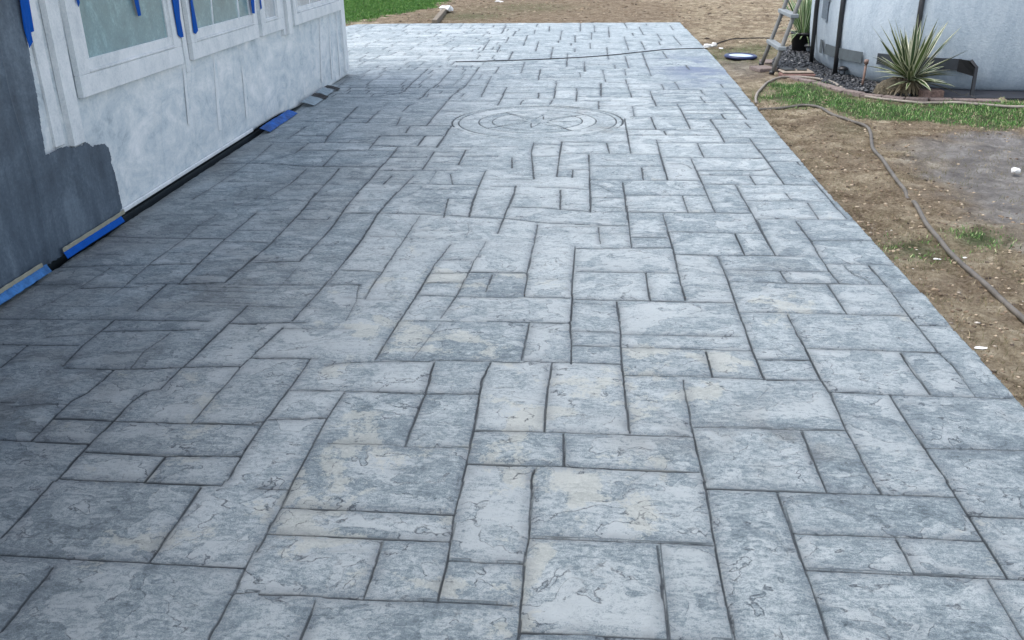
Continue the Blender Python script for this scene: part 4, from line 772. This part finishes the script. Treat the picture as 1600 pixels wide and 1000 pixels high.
# ------------------------------------------------------------------ plants
LEAF = None
def leafmat(name, g1, g2, edge):
    t = NT(name); e_ = t.attr('edgef'); h = t.attr('hue')
    t.set(Base_Color=t.mix(t.ramp(e_, [(.58, 0.), (.66, 1.)]), t.mix(h, g1, g2), edge), Roughness=.45); return t.m
LEAF = leafmat('striped_leaf', (.022, .055, .022), (.10, .15, .045), (.58, .58, .42))
def rosette(name, parent, n, L0, L1, w, seed, el0, el1, mat, spread=.03, droop=.35, z0=0):
    R_ = random.Random(seed); V = []; F = []; E = []; Hh = []
    for k in range(n):
        az = R_.random()*2*math.pi; el = el0+(el1-el0)*R_.random()**.8; L = L0+(L1-L0)*R_.random(); dr = droop*(1-el/1.6)*(.3+R_.random()); ww = w*(.7+.6*R_.random()); hue = R_.random(); roll = R_.uniform(-.5, .5)
        d = Vector((math.cos(az), math.sin(az), 0)); sidev = Vector((-math.sin(az), math.cos(az), 0)); p = Vector((d.x*spread*R_.random(), d.y*spread*R_.random(), z0+R_.random()*.05)); sg_ = 9; e = el
        o_ = len(V)
        for i in range(sg_+1):
            f_ = i/sg_; wd = ww*(.55+1.1*f_ if f_ < .4 else 1.0*(1-((f_-.4)/.6)**1.6)+.02); dirv = d*math.cos(e)+Vector((0, 0, math.sin(e))); nrmv = sidev.cross(dirv)*-1
            sv = (sidev*math.cos(roll)+nrmv*math.sin(roll))
            for u in (-1, -.62, 0, .62, 1): V.append(p+sv*wd*u+nrmv*wd*.30*(abs(u)-.5)); E.append(abs(u)); Hh.append(hue)
            p = p+dirv*(L/sg_); e -= dr/sg_*(1+f_)
        for i in range(sg_):
            for q in range(4): a = o_+5*i+q; F.append((a, a+1, a+6, a+5))
    return np_mesh(name, np.array([tuple(v) for v in V]), np.array(F), mat, parent, smooth=True, attrs=dict(edgef=np.array(E), hue=np.array(Hh)))
yuc = empty('yucca_plant', (3.16, 9.60, -.05)); tag(yuc, 'spiky yucca with cream-edged green leaves in front of the pool', 'plant')
rosette('leaves', yuc, 66, .36, .66, .022, 3, .30, 1.5, LEAF, .05, .18, .16)
rosette('leaves', yuc, 34, .30, .52, .020, 8, -.02, .5, LEAF, .05, .30, .15)
DRY = leafmat('dry_leaf', (.16, .13, .08), (.30, .24, .15), (.36, .3, .2))
rosette('dead_leaves', yuc, 60, .16, .26, .013, 12, -1.0, -.2, DRY, .04, .5, .14)
MB().tube([(-.02, 0, -.02), (-.01, 0, .07), (0, 0, .18)], [.075, .06, .05], 12).build('trunk', simple('yucca_trunk', (.12, .09, .06), .95, .4, 30, bump=.8, bd=.02), yuc, True)
mound = empty('soil_mound', (3.06, 9.66, -.06)); tag(mound, 'dry tan root clump heaped around the foot of the yucca', 'mound')
mv = MB().lathe([(.21, 0), (.22, .06), (.20, .13), (.14, .19), (.05, .21), (.002, .212)], n=40)
rr_ = random.Random(2); mv.v = [(x*(1+.12*(rr_.random()-.5)), y*.62*(1+.12*(rr_.random()-.5)), z*.85*(1+.25*(rr_.random()-.5))) for x, y, z in mv.v]
mv.build('clump', simple('root_clump', (.17, .145, .10), .95, .4, 40, bump=1.0, bd=.02), mound, True)
rosette('fibres', mound, 420, .04, .12, .005, 21, -.5, .8, DRY, .17, .8, .06)
pp = empty('potted_plant', (2.84, 13.15, -.05)); tag(pp, 'striped spider plant in a black nursery pot behind the ladder', 'potted plant')
BP = simple('black_pot', (.010, .010, .012), .4, .2, 10)
MB().lathe([(.125, 0), (.14, .01), (.17, .25), (.182, .252), (.182, .285), (.168, .285), (.16, .24)], n=28).build('pot', BP, pp, True)
rosette('leaves', pp, 110, .40, .80, .016, 5, .75, 1.5, leafmat('grass_leaf', (.05, .13, .025), (.12, .24, .06), (.55, .62, .42)), .06, .45, .2)
rosette('leaves', pp, 16, .30, .5, .009, 6, .2, .7, bpy.data.materials['grass_leaf'], .06, 1.3, .2)

# small items in the bed
def lantern(loc, sc, lab):
    e_ = empty('solar_light', loc); tag(e_, lab, 'garden light', 'small solar lights in the pebble bed')
    MB().lathe([(.004*sc, 0), (.006*sc, .05*sc)], n=8).build('stake', DM, e_, True)
    MB().lathe([(.030*sc, .05*sc), (.034*sc, .055*sc), (.030*sc, .10*sc)], n=16).build('lens', simple('lens_grey', (.16, .18, .2), .15, .3, 40), e_, True)
    MB().lathe([(.055*sc, .10*sc), (.060*sc, .104*sc), (.05*sc, .125*sc), (.02*sc, .138*sc), (.002, .14*sc)], n=20).build('cap', DM, e_, True)
    for k in range(4):
        a = k*math.pi/2+.4; MB().tube([(.034*sc*math.cos(a), .034*sc*math.sin(a), .05*sc), (.045*sc*math.cos(a), .045*sc*math.sin(a), .104*sc)], .0035*sc, 6).build('rib', DM, e_, True)
lantern((2.80, 10.80, -.045), 1.0, 'small black solar lantern at the foot of the pool post')
lantern((2.86, 12.86, -.045), 1.15, 'grey-capped solar lantern in front of the black nursery pot')
pip = empty('copper_pipe', (2.84, 10.10, -.06)); tag(pip, 'short weathered copper pipe stub standing upright left of the yucca', 'pipe')
CPP = simple('old_copper', (.23, .15, .12), .6, .6, 45, bump=.5)
MB().tube([(0, 0, 0), (.008, 0, .12), (.014, 0, .29)], .013, 10).build('riser', CPP, pip, True)
MB().tube([(.013, 0, .27), (.015, 0, .315)], .022, 12).build('cap', CPP, pip, True)
MB().tube([(-.004, 0, .0), (0, 0, .035)], .022, 12).build('collar', simple('pipe_grey', (.35, .36, .38), .5), pip, True)

# ------------------------------------------------------------------ hoses, lid and litter
def smooth_path(P, step=.02, zf=None, amp=.0, seed=0):
    P = [Vector(p) for p in P]; out = []; R_ = random.Random(seed); ph = R_.random()*6
    for i in range(len(P)-1):
        p0, p1, p2, p3 = P[max(i-1, 0)], P[i], P[i+1], P[min(i+2, len(P)-1)]; n = max(2, int((p2-p1).length/step))
        for k in range(n):
            t_ = k/n; out.append(.5*((2*p1)+(p2-p0)*t_+(2*p0-5*p1+4*p2-p3)*t_*t_+(3*p1-p0-3*p2+p3)*t_**3))
    out.append(P[-1])
    return out
def hose(P, r, mat, lab, name='garden_hose', z=None, sink=0.0, cat='hose', dip=None):
    pts = smooth_path([(x, y, 0) for x, y in P]); xy = np.array([(p.x, p.y) for p in pts])
    if z is None:
        zz = ground_z(xy[None, :, 0], xy[None, :, 1])[0]; ker = np.ones(15)/15; zz = np.convolve(np.pad(zz, 7, mode='edge'), ker, 'valid')+r*(1-sink)
    else: zz = np.full(len(xy), z+r)
    if dip: zz = zz-dip[2]*np.exp(-((xy[:, 1]-dip[0])/dip[1])**4)
    mb = MB().tube([(xy[i, 0], xy[i, 1], float(zz[i])) for i in range(len(xy))], r, 10); o = mb.build(name, mat, None, True); tag(o, lab, cat); return o
HG = simple('hose_grey', (.12, .108, .092), .55, .35, 12, bump=.2); HP = simple('hose_pale', (.26, .23, .195), .6, .3, 10)
hose([(4.6, 8.86), (4.01, 8.91), (3.68, 8.98), (3.4, 9.10), (3.05, 9.20), (2.74, 9.50), (2.62, 9.95), (2.56, 10.45), (2.42, 10.72), (2.15, 10.74), (1.92, 10.42), (1.74, 9.9), (1.63, 9.45), (1.585, 9.15)], .0135, HP, 'pale garden hose looping up around the pool bed edge to the patio corner', sink=-.2)
hose([(1.56, 8.80), (1.74, 8.86), (1.92, 8.97), (2.04, 9.0), (2.12, 8.82), (2.15, 8.42), (2.24, 8.14), (2.31, 7.95), (2.28, 7.68), (2.19, 7.3), (2.15, 7.1), (2.09, 6.6), (2.03, 6.10), (2.01, 5.85), (1.985, 5.60), (1.965, 5.45), (1.92, 5.14), (1.89, 4.75), (1.878, 4.42), (1.88, 4.16), (1.895, 3.78), (1.90, 3.4), (1.95, 2.9)], .0135, HG, 'grey hose snaking over the sand, a short stretch buried, right of the patio', sink=.1, dip=(5.74, .10, .03))
BK = simple('black_cable', (.008, .009, .011), .5, .1, 10)
hose([(-1.80, 11.955), (-1.65, 11.96), (-.67, 12.18), (.08, 12.49), (.61, 12.89), (.98, 13.16), (1.3, 13.25), (1.50, 13.28), (1.57, 13.28)], .0060, BK, 'thin black cable lying across the far part of the patio', 'cable', z=.002, cat='cable')
hose([(1.57, 13.9), (1.9, 14.6), (2.4, 14.9), (2.75, 15.0)], .008, BK, 'thin black wire lying on the sand behind the ladder', 'wire', sink=-.4, cat='wire')
ld = empty('lid', (1.93, 12.62, -.035), .12); ld.rotation_euler = (.03, .02, .12); tag(ld, 'round blue-rimmed white lid lying on the dirt by the patio', 'lid')
MB().lathe([(.15, 0), (.212, .0), (.218, .016), (.208, .030), (.185, .036), (.165, .030), (.155, .018)], n=48).build('rim', simple('navy_rim', (.012, .024, .09), .4, .3, 12), ld, True)
MB().lathe([(.001, .012), (.163, .014), (.163, .024), (.10, .030), (.001, .032)], n=48).build('disc', simple('pale_disc', (.50, .60, .70), .5, .25, 8), ld, True)
WP = simple('white_litter', (.74, .74, .72), .7, .12, 20, bump=.4)
def crumple(loc, s, lab, seed, name='litter', cat='litter', flat=.45, mat=WP, sub=2, sx=1.4):
    bm = bmesh.new(); bmesh.ops.create_icosphere(bm, subdivisions=sub, radius=1); R_ = random.Random(seed)
    for v in bm.verts: k = .7+.55*R_.random(); v.co = Vector((v.co.x*k*s*sx, v.co.y*k*s, max(v.co.z, -.5)*k*s*flat))
    me = bpy.data.meshes.new(name); bm.to_mesh(me); bm.free(); me.materials.append(mat); o = bpy.data.objects.new(name, me); COL.objects.link(o); o.location = loc; o.rotation_euler = (0, 0, R_.random()*3); tag(o, lab, cat); return o
crumple((1.60, 13.62, .0), .055, 'crumpled white rag at the patio edge beside the black cable, larger piece', 1, 'rag', 'rag', .5)
crumple((1.70, 13.70, .0), .045, 'tall round tip of white rag at the right of the heap by the cable', 2, 'rag', 'rag', .9, sx=1)
crumple((1.78, 13.5, -.02), .028, 'small scrap of white rag right of the heap by the cable', 3, 'rag', 'rag', .5)
crumple((2.91, 6.40, -.02), .028, 'round white stone on the grey ash patch at the right', 4, 'stone', 'stone', .8, sx=1.15)
crumple((-3.22, 20.3, .03), .13, 'white crumpled bag on the soil beyond the far patio edge', 5, 'bag', 'bag', .6)
crumple((-2.38, 23.2, -.02), .07, 'small white scrap far back on the soil, farther than the bag', 6, 'scrap', 'scrap', .3, sx=2)
wherep = [((1.335, 4.0), None)]
for k, (x, y, s, lb) in enumerate(((1.95, 4.66, .009, 'pale flat chip touching the near hose'), (1.79, 4.60, .010, 'pale chip left of the near hose, on the moss'), (1.60, 3.50, .012, 'long white splinter at the patio edge in the foreground'), (1.80, 3.42, .010, 'pale splinter on the sand in the right foreground'))):
    crumple((x, y, gz(x, y)+.004), s, lb, 20+k, 'chip', 'chip', .3, sx=2)
# timber board at the far edge
bd = MB().box(-.05, .05, 0, 3.2, 0, .10, .006).build('board', simple('old_board', (.20, .17, .13), .9, .3, 12)); bd.location = (-3.02, 17.55, -.05); bd.rotation_euler = (0, 0, math.radians(5)); tag(bd, 'narrow grey board lying on the soil beyond the far patio edge', 'board')
MB().box(-.09, -.054, 0, 2.4, -.0, .012, .002).build('groove', simple('groove_dark', (.012, .014, .018), .9), bd)
